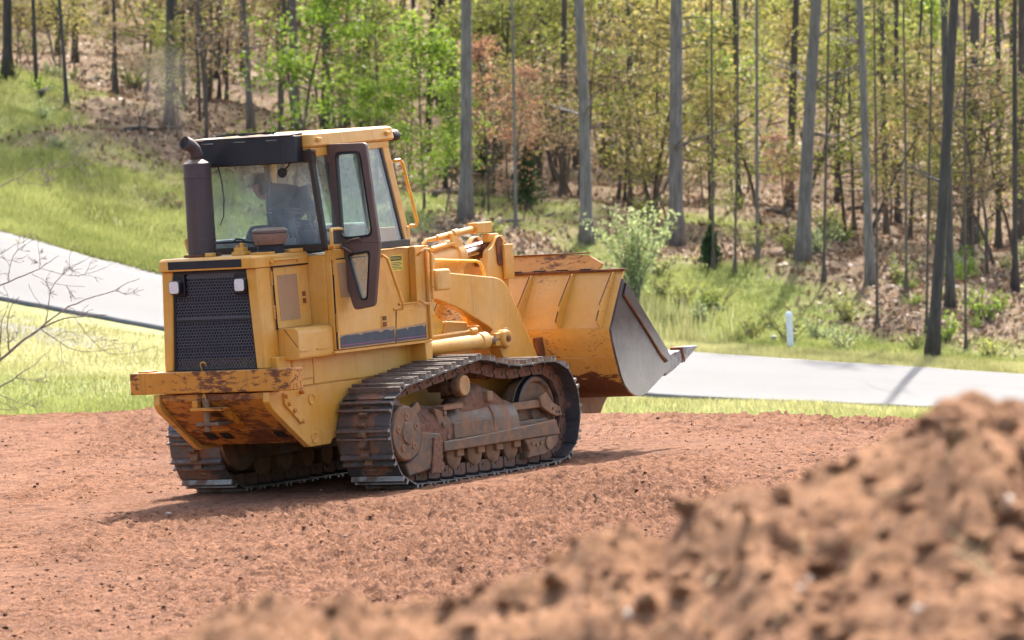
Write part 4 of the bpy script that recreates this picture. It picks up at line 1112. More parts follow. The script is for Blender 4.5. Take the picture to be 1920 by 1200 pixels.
# --- lift arms, cylinders, linkage
arm = [(1.22, 1.72), (1.25, 1.83), (1.58, 1.845), (2.44, 1.752), (2.56, 1.72), (2.66, 1.63), (3.104, .973), (3.48, .44), (3.70, .42), (3.72, .28), (3.50, .22), (3.20, .32), (2.86, .78), (2.52, .95), (2.433, 1.089), (2.38, 1.20), (2.30, 1.29), (1.78, 1.50), (1.27, 1.64)]
arm = [(a + .19 * (1 if a < 3.3 else .45), b - .008) for a, b in arm]
arm_f = fillet(arm, [.02, .05, .05, .12, .12, .1, 0, .1, .05, .05, .1, .1, .1, .05, .02, .02, .04, .02, .02], 3)
for s in (1, -1):
    ar = part(MB().yz(arm_f, s * .50, s * .60), 'lift_arm', Yl, .008)
    part(MB().yz([(3.40, .46), (3.98, .44), (3.92, .32), (3.80, .22), (3.46, .20)], s * .46, s * .66), 'bucket_lug', M['under_dust'], .02, ar)
    part(MB().lathe((s * .595, 2.70, 1.17), (s, 0, 0), [(0, .10), (.05, .10), (.052, .085)], 24), 'arm_boss', Yw, .004, ar)
    # lift cylinder
    lc = part(MB().lathe((s * .69, 1.12, 1.170), (0, 1, .003), [(0, .07), (.97, .072), (.98, .084), (1.10, .084), (1.115, .06)], 28), 'lift_cylinder', Yl, .003)
    part(MB().lathe((s * .69, 2.20, 1.172), (0, 1, 0), [(0, .042), (.28, .042)], 20), 'cylinder_rod', M['under_dust'], 0, lc)
    part(MB().lathe((s * .605, 2.52, 1.172), (s, 0, 0), [(0, .085), (.14, .085), (.16, .07), (.16, .035), (.15, .03)], 22).box(min(s * .65, s * .73), max(s * .65, s * .73), 2.36, 2.52, 1.112, 1.232), 'rod_eye', Yw, .006, lc)
    part(MB().lathe((s * .767, 2.52, 1.172), (s, 0, 0), [(0, .03), (.012, .03)], 8), 'rod_pin', M['rust'], .002, lc)
    part(MB().tube([(s * .69, 1.1, 1.262), (s * .69, 1.98, 1.28), (s * .69, 2.04, 1.28)], .013, 8).cyl((s * .69, 1.98, 1.28), (s * .69, 2.08, 1.28), .026, 12), 'oil_line', Yl, 0, lc)
part(MB().cyl((-.50, 3.19, .79), (.50, 3.19, .79), .11, 24), 'cross_tube', Yl, 0)
part(MB().yz([(2.5, 1.30), (2.75, 1.30), (2.95, .98), (2.65, .92)], -.50, .50), 'cross_member', Yl, .01)
# tower and inner guards in front of the cab
part(MB().yz([(1.17, 1.26), (1.75, 1.26), (1.40, 1.72), (1.40, 2.05), (1.17, 2.08)], .30, .42), 'loader_tower', plain('bright_yellow', (.70, .36, .02), .45), .008)
part(MB().yz([(1.17, 1.26), (1.75, 1.26), (1.40, 1.72), (1.40, 2.05), (1.17, 2.08)], -.52, -.40), 'loader_tower', Yl, .008)
part(MB().prism([(.425, 1.16, 1.68), (.425, 1.44, 1.63), (.425, 2.22, 1.21), (.425, 1.16, 1.21)], (.012, 0, 0)), 'tower_gusset', plain('bright_yellow_plate', (.72, .38, .02), .45), .003)
part(MB().yz([(1.75, 1.0), (2.4, 1.0), (2.3, 1.35), (1.95, 1.38)], .34, .46), 'arm_inner_bracket', Yw, .01)
part(MB().box(-.40, .40, 1.17, 1.38, 1.26, 1.95), 'bulkhead', Yl, .008)
# valve box by the tower
part(MB().box(.72, .86, 1.19, 1.43, 1.69, 1.885), 'valve_box', Yl, .02, L, 30, 3)
part(MB().yz(fillet([(1.20, 1.885), (1.28, 1.885), (1.30, 1.96), (1.26, 2.04), (1.20, 2.03)], .02, 2), .74, .79), 'tower_ear', Yw, .005)
# tilt cylinder on the centre line
tx = .10
tc = part(MB().lathe((tx, 2.10, 1.90), (0, 1, .10), [(0, .10), (.02, .135), (.50, .135), (.51, .155), (.62, .155), (.64, .09)], 32), 'tilt_cylinder', Yl, .004)
part(MB().lathe((tx, 2.72, 1.965), (0, 1, .10), [(0, .058), (.55, .058)], 24), 'tilt_rod', M['chrome'], 0, tc)
part(MB().prism([(tx + .09, 2.52, 2.06), (tx + .09, 2.68, 2.0), (tx + .09, 2.80, 1.93), (tx + .09, 2.66, 2.12), (tx + .09, 2.48, 2.18)], (.03, 0, 0)), 'tilt_bracket', Yl, .005, tc)
part(MB().tube([(tx + .02, 2.16, 2.0), (tx + .02, 2.16, 2.10), (tx + .03, 2.20, 2.13), (tx + .05, 2.36, 2.145)], .020, 10).tube([(tx + .05, 2.34, 2.143), (tx + .08, 3.02, 2.205)], .030, 12).cyl((tx + .065, 2.60, 2.166), (tx + .068, 2.68, 2.173), .042, 14), 'oil_line', Yl, 0, tc)
part(MB().box(tx + .02, tx + .13, 2.95, 3.22, 2.155, 2.255).box(tx + .04, tx + .12, 3.16, 3.34, 2.06, 2.14), 'hose_block', Yl, .008, tc)
part(MB().tube([(tx + .10, 2.16, 2.045), (tx + .10, 2.55, 2.085)], .025, 10), 'oil_line', Yl, 0, tc)
lev = [(3.02, 1.72), (3.06, 1.98), (3.16, 2.02), (3.26, 2.12), (3.36, 2.12), (3.42, 2.04), (3.42, 1.72), (3.40, 1.30), (3.05, 1.25)]
for dx in (-.16, .10): 
    lv = part(MB().yz(fillet(lev, .04, 3), tx + dx, tx + dx + .06), 'tilt_lever', Yl, .006)
    part(MB().yz(fillet([(3.22, 1.84), (3.30, 1.82), (3.34, 2.06), (3.26, 2.12), (3.20, 2.06)], .03, 3), tx + dx + .062, tx + dx + .075), 'lever_wear_plate', M['rust'], .003, lv)
    part(MB().lathe((tx + dx + .06, 3.34, 2.03), (1, 0, 0), [(0, .035), (.02, .035), (.02, .018), (.012, .015)], 12), 'lever_pin', Yw, .002, lv)
part(MB().box(tx + .17, tx + .20, 3.30, 3.46, 1.70, 2.03), 'lever_guard', Yw, .006)
part(MB().lathe((tx - .09, 3.22, 1.99), (1, 0, 0), [(0, .08), (.18, .08)], 20), 'tilt_pin', M['rust'], .004)
part(MB().box(tx - .2, tx + .2, 2.2, 3.1, 1.60, 1.66), 'link_plate', plain('pale_dust_plate', (.55, .48, .36), .8), .01)
# yellow guard rail along the arm
part(MB().tube([(.50, 1.60, 1.955), (.50, 1.66, 1.96), (.51, 2.44, 1.91), (.51, 2.50, 1.895), (.52, 2.53, 1.845), (.53, 2.54, 1.755)], .015, 8), 'arm_rail', plain('rail_yellow', (.75, .42, .02), .4), 0)

# --- bucket
bk = empty('bucket', (0, 3.9, .5), L)
def bpart(mb, name, mat, bevel=.006, smooth=30):
    mb.v = [(x, y - 3.9, z - .5) for x, y, z in mb.v]
    return mb.build(name, mat, bk, bevel, smooth)
outer = [(3.91, 1.715), (3.735, 1.44), (3.585, 1.19), (3.575, 1.15), (3.60, 1.05), (3.645, .91), (3.72, .72), (3.775, .63), (3.86, .56), (3.97, .515), (4.06, .505), (4.16, .52), (4.57, .70), (4.66, .74)]
def offset(poly, d):
    out = []
    for i, p in enumerate(poly):
        a = Vector(poly[max(i - 1, 0)]); b = Vector(poly[min(i + 1, len(poly) - 1)])
        t = (b - a).normalized(); out.append((p[0] - t.y * d, p[1] + t.x * d))
    return out
inner = offset(outer, .025)
WB = 1.235
sec_ = outer + inner[::-1]
up = [(3.91, 1.715), (3.735, 1.44), (3.585, 1.19)]
def shell(seg, x0=-WB, x1=WB, d=.025):
    i = offset(seg, d); return MB().yz(seg + i[::-1], x0, x1)
bpart(shell(up), 'bucket_upper_back', Yb, .004)
bpart(shell([(3.583, 1.188), (3.575, 1.15), (3.60, 1.05), (3.645, .912)]), 'bucket_lower_back', Yb, .003, 60)
bpart(shell([(3.646, .908), (3.72, .72), (3.775, .63), (3.86, .56), (3.97, .515), (4.06, .505), (4.16, .52)]), 'bucket_heel', M['yellow_heel'], .003, 60)
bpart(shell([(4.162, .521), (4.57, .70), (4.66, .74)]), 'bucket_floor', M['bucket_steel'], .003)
side = [(3.895, 1.60), (4.55, .955), (4.64, .86), (4.66, .742), (4.57, .70), (4.16, .52), (4.06, .505), (3.97, .515), (3.86, .56), (3.775, .63), (3.72, .72), (3.645, .91), (3.60, 1.05), (3.575, 1.17), (3.735, 1.44), (3.86, 1.64)]
for s in (1, -1):
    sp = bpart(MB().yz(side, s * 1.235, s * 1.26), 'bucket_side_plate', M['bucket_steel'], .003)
    q = MB().yz([(3.895, 1.60), (4.55, .955), (4.64, .86), (4.60, .80), (4.47, .88), (3.835, 1.50)], s * 1.261, s * 1.275)
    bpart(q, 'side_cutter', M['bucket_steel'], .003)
    bpart(MB().tube([(s * 1.266, 3.83, 1.49), (s * 1.266, 4.15, 1.19), (s * 1.266, 4.465, .875), (s * 1.266, 4.56, .80)], .013, 6), 'cutter_weld', M['rust'], 0)
bpart(MB().bar((-WB - .02, 3.905, 1.722), (WB + .02, 3.905, 1.722), .05, .025), 'bucket_rim', M['rust'], .004)
# spill guard standing on the rim
sg = MB().prism([(-.95, 3.92, 1.735), (.95, 3.92, 1.735), (.985, 3.96, 1.79), (.80, 4.01, 1.875), (.3, 4.03, 1.89), (-.3, 4.03, 1.89), (-.80, 4.01, 1.875), (-.985, 3.96, 1.79)], (0, .02, -.012))
bpart(sg, 'spill_guard', Yr, .004)
for k in range(7): bpart(MB().box(-.80 + k * .26, -.68 + k * .26, 3.895, 3.915, 1.733, 1.745), 'rim_gap', M['soot'], 0)
bpart(MB().bar((-.82, 4.022, 1.892), (.82, 4.022, 1.892), .03, .012), 'spill_guard_edge', M['rust'], .002)
for x in (-1.15, -.70, -.24, .24, .70, 1.15):
    gp = [(x - .006, 3.905, 1.705), (x - .006, 3.735, 1.43), (x - .006, 3.60, 1.205), (x - .006, 3.545, 1.20), (x - .006, 3.50, 1.26), (x - .006, 3.56, 1.36), (x - .006, 3.58, 1.42), (x - .006, 3.84, 1.70)]
    g_ = bpart(MB().prism(gp, (.012, 0, 0)), 'gusset', Yb, .002)
    bpart(MB().bar((x - .004, 3.838, 1.70), (x - .004, 3.578, 1.41), .026, .006, (1, 0, 0)).bar((x - .004, 3.56, 1.36), (x - .004, 3.50, 1.26), .026, .006, (1, 0, 0)), 'gusset_edge', M['rust'], .001)
for x in (.43, -.49): bpart(MB().box(x, x + .06, 3.50, 3.62, .88, 1.12), 'hinge_rib', M['rust'], .01)
for x in (-.58, .36): bpart(MB().yz([(3.72, .50), (4.30, .545), (4.62, .50), (4.50, .40), (4.44, .33), (3.95, .36)], x, x + .22), 'wear_bar', M['under_dust'], .012)
bpart(MB().bar((-WB, 4.62, .728), (WB, 4.62, .728), .16, .03, (0, -.4, 1)), 'cutting_edge', M['tooth'], .004)
for k, x in enumerate(np.linspace(-1.20, 1.20, 8)):
    w_ = .055
    tm = MB().loft([[(x - w_, 4.56, .66), (x + w_, 4.56, .66), (x + w_, 4.62, .86), (x - w_, 4.62, .86)],
                    [(x - w_, 4.74, .715), (x + w_, 4.74, .715), (x + w_, 4.80, .885), (x - w_, 4.80, .885)],
                    [(x - w_ * .9, 4.94, .79), (x + w_ * .9, 4.94, .79), (x + w_ * .9, 4.96, .90), (x - w_ * .9, 4.96, .90)]])
    t_ = bpart(tm, 'tooth_adapter', M['tooth'], .008)
    bpart(MB().loft([[(x - w_ * 1.1, 4.90, .765), (x + w_ * 1.1, 4.90, .765), (x + w_ * 1.1, 4.93, .92), (x - w_ * 1.1, 4.93, .92)], [(x - w_ * .9, 5.21, .895), (x + w_ * .9, 5.21, .895), (x + w_ * .9, 5.215, .912), (x - w_ * .9, 5.215, .912)]]), 'tooth_tip', M['tooth'], .005)
    bpart(MB().bar((x - w_ * 1.15, 4.91, .845), (x + w_ * 1.15, 4.91, .845), .03, .15, (0, -.3, 1)), 'tooth_collar', M['rust'], .003)

# ------------------------------------------------------------------ the operator, seated in the cab, leaning and looking to his left
def skin_body(name, verts, edges, radii, mat, parent, root=0, sub=2):
    me = bpy.data.meshes.new(name); me.from_pydata(verts, edges, []); me.materials.append(mat)
    o = bpy.data.objects.new(name, me); COL.objects.link(o); o.parent = parent
    sk = o.modifiers.new('skin', 'SKIN'); sk.use_smooth_shade = True
    me.skin_vertices.new() if not me.skin_vertices else None
    for i, r in enumerate(radii):
        sv = me.skin_vertices[0].data[i]
        sv.radius = r if isinstance(r, tuple) else (r, r)
        sv.use_root = (i == root)
    sb = o.modifiers.new('smooth', 'SUBSURF'); sb.levels = sub; sb.render_levels = sub
    return o
OP = empty('person'); OP.matrix_world = MACH_M
tag(OP, 'operator in camouflage cap and dark blue jacket leaning over inside the loader cab', 'person')
V_ = [(-.02, .18, 2.30), (-.03, .19, 2.42), (-.07, .22, 2.56), (-.13, .25, 2.67), (-.24, .28, 2.70), (-.34, .30, 2.72),       # 0 pelvis .. 5 head base
      (.06, .24, 2.66), (.12, .30, 2.50), (-.02, .52, 2.42),                                   # 6-8 right arm
      (-.27, .30, 2.60), (-.36, .40, 2.45), (-.42, .56, 2.40),                                 # 9-11 left arm
      (.08, .42, 2.32), (.10, .62, 2.18), (-.12, .42, 2.32), (-.14, .62, 2.18)]                 # legs
E_ = [(0, 1), (1, 2), (2, 3), (3, 4), (4, 5), (3, 6), (6, 7), (7, 8), (3, 9), (9, 10), (10, 11), (0, 12), (12, 13), (0, 14), (14, 15)]
R_ = [(.17, .13), (.175, .13), (.19, .13), (.16, .12), .07, .055, .085, .058, .04, .08, .055, .038, .085, .06, .085, .06]
skin_body('jacket', V_, E_, R_, M['cloth_blue'], OP)
def blob(name, c, r, mat, parent, shape=None, rot=None):
    v, f = ico(3); v = v * np.array(r)
    if shape is not None: v = shape(v)
    if rot is not None: v = v @ np.array(rot.to_3x3()).T
    o = link(name, np_mesh(name, v + np.array(c), f, mat, True, None, True), parent); return o
hc = (-.40, .30, 2.735)
def face(v):
    """head that looks along -x: brow, nose, chin"""
    v = v.copy(); fx = np.clip(-v[:, 0] / .1, 0, 1)
    nose = np.exp(-((v[:, 1]) / .018) ** 2 - ((v[:, 2] + .01) / .028) ** 2) * fx; v[:, 0] -= nose * .028
    chin = np.exp(-((v[:, 2] + .095) / .035) ** 2 - (v[:, 1] / .05) ** 2) * fx; v[:, 0] -= chin * .018
    eye = np.exp(-((np.abs(v[:, 1]) - .032) / .016) ** 2 - ((v[:, 2] - .022) / .014) ** 2) * fx; v[:, 0] += eye * .012
    v[:, 1] *= np.where(v[:, 2] < 0, 1 + v[:, 2] * 2.2, 1)
    return v
RH = Matrix.Rotation(math.radians(-22), 4, 'Y') @ Matrix.Rotation(math.radians(-15), 4, 'Z')
hd_ = blob('head', hc, (.098, .078, .118), M['skin'], OP, face, RH)
blob('ear', (hc[0] + .012, hc[1] - .079, hc[2] - .002), (.024, .01, .032), M['skin'], hd_)
blob('hair', (hc[0] + .018, hc[1], hc[2] + .008), (.09, .082, .104), M['hair'], hd_, lambda v: v[:] * np.where(v[:, :1] < -.02, .9, 1.0))
cp = blob('cap', (hc[0] + .004, hc[1], hc[2] + .045), (.106, .09, .085), M['cap'], OP, lambda v: np.stack([v[:, 0], v[:, 1], np.maximum(v[:, 2], -.01)], 1), RH)
part(MB().loft([[(hc[0] - .085, hc[1] - .07, hc[2] + .03), (hc[0] - .09, hc[1], hc[2] + .042), (hc[0] - .085, hc[1] + .07, hc[2] + .03)], [(hc[0] - .155, hc[1] - .05, hc[2] + .0), (hc[0] - .175, hc[1], hc[2] + .006), (hc[0] - .155, hc[1] + .05, hc[2] + .0)]], False, False), 'cap_peak', M['cap'], 0, cp).modifiers.new('t', 'SOLIDIFY').thickness = .006
for x, z in ((-.075, 2.535), (-.075, 2.505)):
    part(MB().tube([(-.22, .12, z - .005), (-.10, .075, z), (.03, .085, z - .01), (.10, .16, z - .02)], .008, 6), 'jacket_stripe', M['cloth_stripe'], 0, OP)
def hand(c, parent, s):
    vs = [(0, -.05, 0), (0, .0, 0), (0, .04, .0)]; es = [(0, 1), (1, 2)]; rs = [.024, (.034, .018), (.034, .016)]
    for k, dx in enumerate((-.027, -.009, .009, .027)):
        b = len(vs); ln = (.03, .036, .034, .026)[k]
        vs += [(dx, .06, .002), (dx, .06 + ln * .6, -.012), (dx, .06 + ln * .8, -.035)]; es += [(2, b), (b, b + 1), (b + 1, b + 2)]; rs += [.009, .0085, .008]
    b = len(vs); vs += [(s * .045, .015, -.008), (s * .055, .045, -.02)]; es += [(1, b), (b, b + 1)]; rs += [.011, .009]
    return skin_body('hand', [(x + c[0], y + c[1], z + c[2]) for x, y, z in vs], es, rs, M['skin'], parent)
hand((-.42, .60, 2.40), OP, 1); hand((-.02, .56, 2.42), OP, -1)
# ------------------------------------------------------------------ trees, saplings, shrubs, logs
rng = np.random.default_rng(21)
def leaf_quads(pts, size, rng, flat=.0):
    n = len(pts)
    a = rng.normal(size=(n, 3)); a /= np.linalg.norm(a, axis=1)[:, None]
    b = rng.normal(size=(n, 3)); b[:, 2] *= (1 - flat); b -= a * (a * b).sum(1)[:, None]; b /= np.linalg.norm(b, axis=1)[:, None] + 1e-9
    s = (size * (.6 + .8 * rng.random(n)))[:, None]
    c = np.asarray(pts)
    V = np.stack([c - a * s * .5, c + b * s * .32, c + a * s * .5, c - b * s * .32], 1).reshape(-1, 3)
    Q = np.arange(n * 4).reshape(-1, 4)
    return V, Q
def branch_path(p, d, length, n, rng, droop=0.0, wig=.18):
    pts = [Vector(p)]; d = Vector(d).normalized()
    for i in range(n):
        d = (d + Vector(rng.normal(size=3)) * wig + Vector((0, 0, -droop))).normalized()
        pts.append(pts[-1] + d * (length / n))
    return pts
def sapling_meshes(name, h, spread, nbr, nleaf, leaf, rng, mat_leaf, mat_wood, start=.2, stems=1, up=.55, spray=.22, size_r=.018):
    mb = MB(); L_ = []
    for s in range(stems):
        d0 = Vector((rng.normal() * .12 * (1 + stems * .3), rng.normal() * .12 * (1 + stems * .3), 1))
        tr = branch_path((rng.normal() * .04 * stems, rng.normal() * .04 * stems, -.15), d0, h + .15, 8, rng, 0, .08)
        mb.tube(tr, [size_r * h / 2.2 * (1 - .85 * i / 8) + .003 for i in range(9)], 6)
        for k in range(nbr // stems):
            f = start + (1 - start) * rng.random() ** .8
            i = min(int(f * 8), 7); p = tr[i].lerp(tr[i + 1], f * 8 - i)
            a = rng.random() * 6.28
            ln = spread * (1.08 - f * .75) * (.6 + .6 * rng.random())
            br = branch_path(p, (math.cos(a), math.sin(a), up * (.5 + rng.random())), ln, 5, rng, .02)
            mb.tube(br, [.012 * h / 3 * (1 - .8 * j / 5) + .002 for j in range(6)], 4, False)
            m = max(3, int(nleaf / nbr))
            t = .25 + .8 * rng.random(m) ** .7
            ii = np.clip((t * 5).astype(int), 0, 4); P_ = np.array([q[:] for q in br])
            base = P_[ii] + (P_[np.minimum(ii + 1, 5)] - P_[ii]) * np.clip(t * 5 - ii, 0, 1.3)[:, None]
            L_.append(base + rng.normal(size=(m, 3)) * np.array([1, 1, .55]) * spray * (.4 + .6 * ln))
    wood = mb.mesh(name + '_stem', mat_wood, True)
    pts = np.concatenate(L_)
    V, Q = leaf_quads(pts, leaf, rng, .3)
    lm = np_mesh(name + '_foliage', V, Q, mat_leaf, False, np.clip(.5 + rng.normal(size=len(Q)) * .28, 0, 1))
    return wood, lm
def plant(name, label, cat, group, loc, meshes, scale, rot, parts=('stem', 'foliage')):
    e = empty(name, loc); e.scale = scale if isinstance(scale, tuple) else (scale,) * 3; e.rotation_euler = (0, 0, rot)
    tag(e, label, cat, group)
    for nm, m_ in zip(parts, meshes): link(nm, m_, e)
    return e

MARKS = [(15, 'the upper left corner trunk'), (126, 'the left bank trunks'), (318, 'the exhaust stack'), (472, 'the black housing'), (557, 'the cab roof trunk'), (643, 'the roof front trunk'), (790, 'the tall lime sapling'), (873, 'the lift arm trunk'), (945, 'the reddish saplings'), (1100, 'the trunk above the bucket'), (1190, 'the pale shrub'), (1268, 'the thick straight trunk'), (1335, 'the small cedar'), (1421, 'the thin grey trunk'), (1506, 'the thick leaning trunk'), (1633, 'the slender leaning trunk'), (1748, 'the trunk nearest the road'), (1815, 'the broad brown trunk'), (1904, 'the right edge trunk')]
def where(p, h=0):
    """words that point to a spot on the slope by the nearest landmark"""
    u = 960 + F_PX * p[0] / p[1]; v = HORIZON_V + F_PX * (CAM_Z - p[2]) / p[1]
    m = min(MARKS, key=lambda a: abs(a[0] - u)); d = u - m[0]
    rel = 'behind' if abs(d) < 14 else ('just left of' if d < 0 and d > -45 else 'well left of' if d < 0 else 'just right of' if d < 45 else 'well right of')
    row = 'low down' if v > 430 else 'halfway up' if v > 250 else 'high up' if v > 100 else 'at the top'
    return rel + ' ' + m[1] + ', ' + row

# ---- big trunks read off the photograph: base column, base row, width in px, column at the top of the picture, bark, label
TREES = [
    (1100, 455, 26, 1086, 'bark_grey', 'pale grey trunk just above the bucket, left of the pale shrub'),
    (1268, 462, 30, 1263, 'bark_grey', 'thick straight grey trunk right behind the pale shrub'),
    (1506, 490, 29, 1525, 'bark_grey', 'thick grey trunk leaning right, above the white post'),
    (1633, 535, 19, 1608, 'bark_grey', 'slender grey trunk leaning left, between two thick trunks'),
    (1748, 672, 25, 1792, 'bark_dark', 'dark trunk standing nearest the road, leaning right'),
    (1782, 575, 18, 1772, 'bark_dark', 'dark trunk directly behind the one nearest the road'),
    (1812, 490, 24, 1826, 'bark_brown', 'broad brown trunk behind the pair of dark trunks'),
    (1904, 548, 12, 1903, 'bark_dark', 'thin dark trunk at the right edge of the picture'),
    (873, 412, 26, 872, 'bark_grey', 'grey trunk with dark foot rising behind the lift arm'),
    (1140, 318, 25, 1136, 'bark_brown', 'broad brown trunk behind the pale grey one'),
    (932, 305, 20, 930, 'bark_dark', 'dark trunk behind the reddish sapling'),
    (898, 262, 15, 896, 'bark_dark', 'narrow dark trunk beside the reddish sapling'),
    (996, 335, 13, 988, 'bark_dark', 'narrow dark trunk right of the reddish sapling'),
    (472, 250, 14, 455, 'bark_grey', 'pale thin trunk above the black housing, leaning left'),
    (557, 248, 18, 547, 'bark_grey', 'pale trunk above the cab roof'),
    (643, 245, 15, 636, 'bark_grey', 'grey trunk behind the front of the cab roof'),
    (318, 235, 19, 318, 'bark_dark', 'dark trunk above the exhaust stack'),
    (15, 150, 20, 14, 'bark_dark', 'broad dark trunk at the upper left corner'),
    (142, 120, 12, 138, 'bark_dark', 'dark trunk on the left slope above the fallen log'),
    (126, 200, 9, 112, 'bark_dark', 'thin dark trunk at the edge of the left bank'),
    (70, 170, 9, 62, 'bark_dark', 'thin leaning dark trunk near the left edge'),
    (828, 215, 20, 826, 'bark_dark', 'dark trunk behind the lime green sapling'),
    (1205, 262, 14, 1200, 'bark_brown', 'brown trunk between two pale grey trunks'),
    (1298, 205, 18, 1300, 'bark_dark', 'dark trunk right of the thick straight trunk'),
    (1421, 485, 8, 1416, 'bark_grey', 'thin grey trunk left of the thick leaning one'),
    (967, 432, 7, 960, 'bark_grey', 'very thin grey trunk above the bucket rim'),
    (1645, 612, 6, 1640, 'bark_brown', 'sapling trunk beside the slender leaning trunk'),
    (1812, 655, 6, 1806, 'bark_brown', 'bare sapling trunk right of the trunk nearest the road'),
    (1738, 625, 6, 1745, 'bark_brown', 'bare sapling trunk left of the trunk nearest the road'),
    (1338, 505, 6, 1333, 'bark_brown', 'bare sapling trunk near the small cedar'),
    (1378, 512, 6, 1384, 'bark_brown', 'bare sapling trunk right of the small cedar'),
    (1545, 528, 7, 1552, 'bark_brown', 'bare sapling trunk right of the thick leaning trunk'),
    (1700, 560, 6, 1694, 'bark_brown', 'bare sapling trunk between slender and dark trunks'),
]
def trunk_mesh(name, h, r, lean, rng, mat, limbs=4, first=.35):
    mb = MB(); n = 14; pts = []; rs = []
    ph = rng.random() * 6
    for i in range(n + 1):
        f = i / n; z = -.4 + (h + .4) * f
        pts.append((lean[0] * z + .17 * r * 6 * math.sin(ph + f * 6) * f, lean[1] * z + .08 * r * 6 * math.cos(ph * 2 + f * 4) * f, z))
        rs.append(r * (1 - .62 * f) * (1 + .55 * math.exp(-max(z, -.1) / (r * 2.2))))
    mb.tube(pts, rs, 10)
    for k in range(limbs):
        f = first + (1 - first) * rng.random(); i = min(int(f * n), n - 1); p = Vector(pts[i]); a = rng.random() * 6.28
        ln = (.6 + 1.8 * rng.random()) * min(1, r / .12)
        br = branch_path(p, (math.cos(a), math.sin(a), .35 + .5 * rng.random()), ln, 6, rng, .01, .16)
        r0 = rs[i] * .20
        mb.tube(br, [r0 * (1 - .85 * j / 6) + .004 for j in range(7)], 5, False)
        for q in range(2):
            b2 = branch_path(br[2 + q], rng.normal(size=3) + np.array([0, 0, .5]), ln * .5, 4, rng, 0, .2)
            mb.tube(b2, [r0 * .4 * (1 - .8 * j / 4) + .003 for j in range(5)], 4, False)
    return mb.mesh(name, mat, True)
def crown_mesh(name, n, rx, rz, leaf, rng, mat, nclump=26):
    c = rng.normal(size=(nclump, 3)); c /= np.linalg.norm(c, axis=1)[:, None]; c *= rng.random((nclump, 1)) ** .4
    c = c * np.array([rx, rx, rz])
    k = rng.integers(0, nclump, n)
    pts = c[k] + rng.normal(size=(n, 3)) * np.array([.55, .55, .4]) * rx * .28
    V, Q = leaf_quads(pts, leaf, rng, .3)
    return np_mesh(name, V, Q, mat, False, np.clip(.5 + rng.normal(size=n) * .28, 0, 1))
CROWNS = [crown_mesh('crown', 1400, 2.6, 3.6, .20, rng, M[m]) for m in ('leaf_spring', 'leaf_yellow', 'leaf_spring', 'leaf_tan')]
for u, v, wpx, utop, bk_, lab in TREES:
    p, t = at_pixel(u, v)
    r = wpx / F_PX * p.y / 2 * .92
    lean = ((utop - u) / v, 0)
    h = 13 + rng.random() * 5 if wpx > 9 else 8 + rng.random() * 4
    e = empty('forest_tree', p); tag(e, lab, 'tree', 'trees of the wooded hillside')
    link('trunk', trunk_mesh('trunk', h, r, lean, rng, M[bk_], 9 if wpx > 9 else 8, .18 if wpx > 9 else .12), e)
    c = link('crown', CROWNS[rng.integers(4)], e); s = (.55 + .5 * min(r / .16, 1.2)) * (.38 if v > 470 else 1)
    c.location = (lean[0] * h * .9, 0, h - 1.0); c.scale = (s, s, s); c.rotation_euler = (0, 0, rng.random() * 6)
# ---- the rest of the wood: copies of a few trunks
VAR = []; VAR_R = (.040, .06, .09, .045, .032, .12, .07, .04)
for k in range(8):
    bmat = M[('bark_dark', 'bark_brown', 'bark_dark', 'bark_dark')[k % 4]]
    VAR.append(trunk_mesh('trunk', 12, (.040, .06, .09, .045, .032, .12, .07, .04)[k], (rng.normal() * .02, 0), rng, bmat, 6, .25))
placed = []
def far_tree(u, t, kind, s, label, group):
    P_ = terrain_at(u, t)[0]
    tk = VAR_R[kind] * s
    e = empty('forest_tree', P_); tag(e, ('stout ' if tk > .1 else 'slim ' if tk > .06 else 'thin ') + label + ' ' + where(P_), 'tree', group)
    e.rotation_euler = (rng.normal() * .02, rng.normal() * .03, rng.random() * 6.28); e.scale = (s, s, s * (.9 + .3 * rng.random()))
    link('trunk', VAR[kind], e)
    c = link('crown', CROWNS[rng.integers(4)], e); c.location = (0, 0, 11.2); sc_ = .5 + .4 * rng.random(); c.scale = (sc_,) * 3; c.rotation_euler = (0, 0, rng.random() * 6)
n_far = 0
for k in range(275):
    u = -140 + rng.random() * 2200 if k < 230 else (-800 + rng.random() * 660 if k < 252 else 2060 + rng.random() * 600); t0 = N_HEAD + np.interp(u, [0, 330, 700, 1300, 1920], [4.75, 4.45, 4.4, 4.4, 4.3])
    t = t0 + rng.random() ** 1.1 * (N_HEAD + 7.2 - t0)
    if any(abs(u - a) < 7 and abs(t - b) < .35 for a, b in placed): continue
    placed.append((u, t)); kind = int(rng.integers(8))
    g = ('dark trunk', 'brown trunk', 'dark trunk', 'dark trunk')[kind % 4]
    far_tree(u, t, kind, .75 + .5 * rng.random(), g, ('dark trunks deep in the wood', 'brown trunks deep in the wood', 'dark trunks deep in the wood', 'dark trunks deep in the wood')[kind % 4])

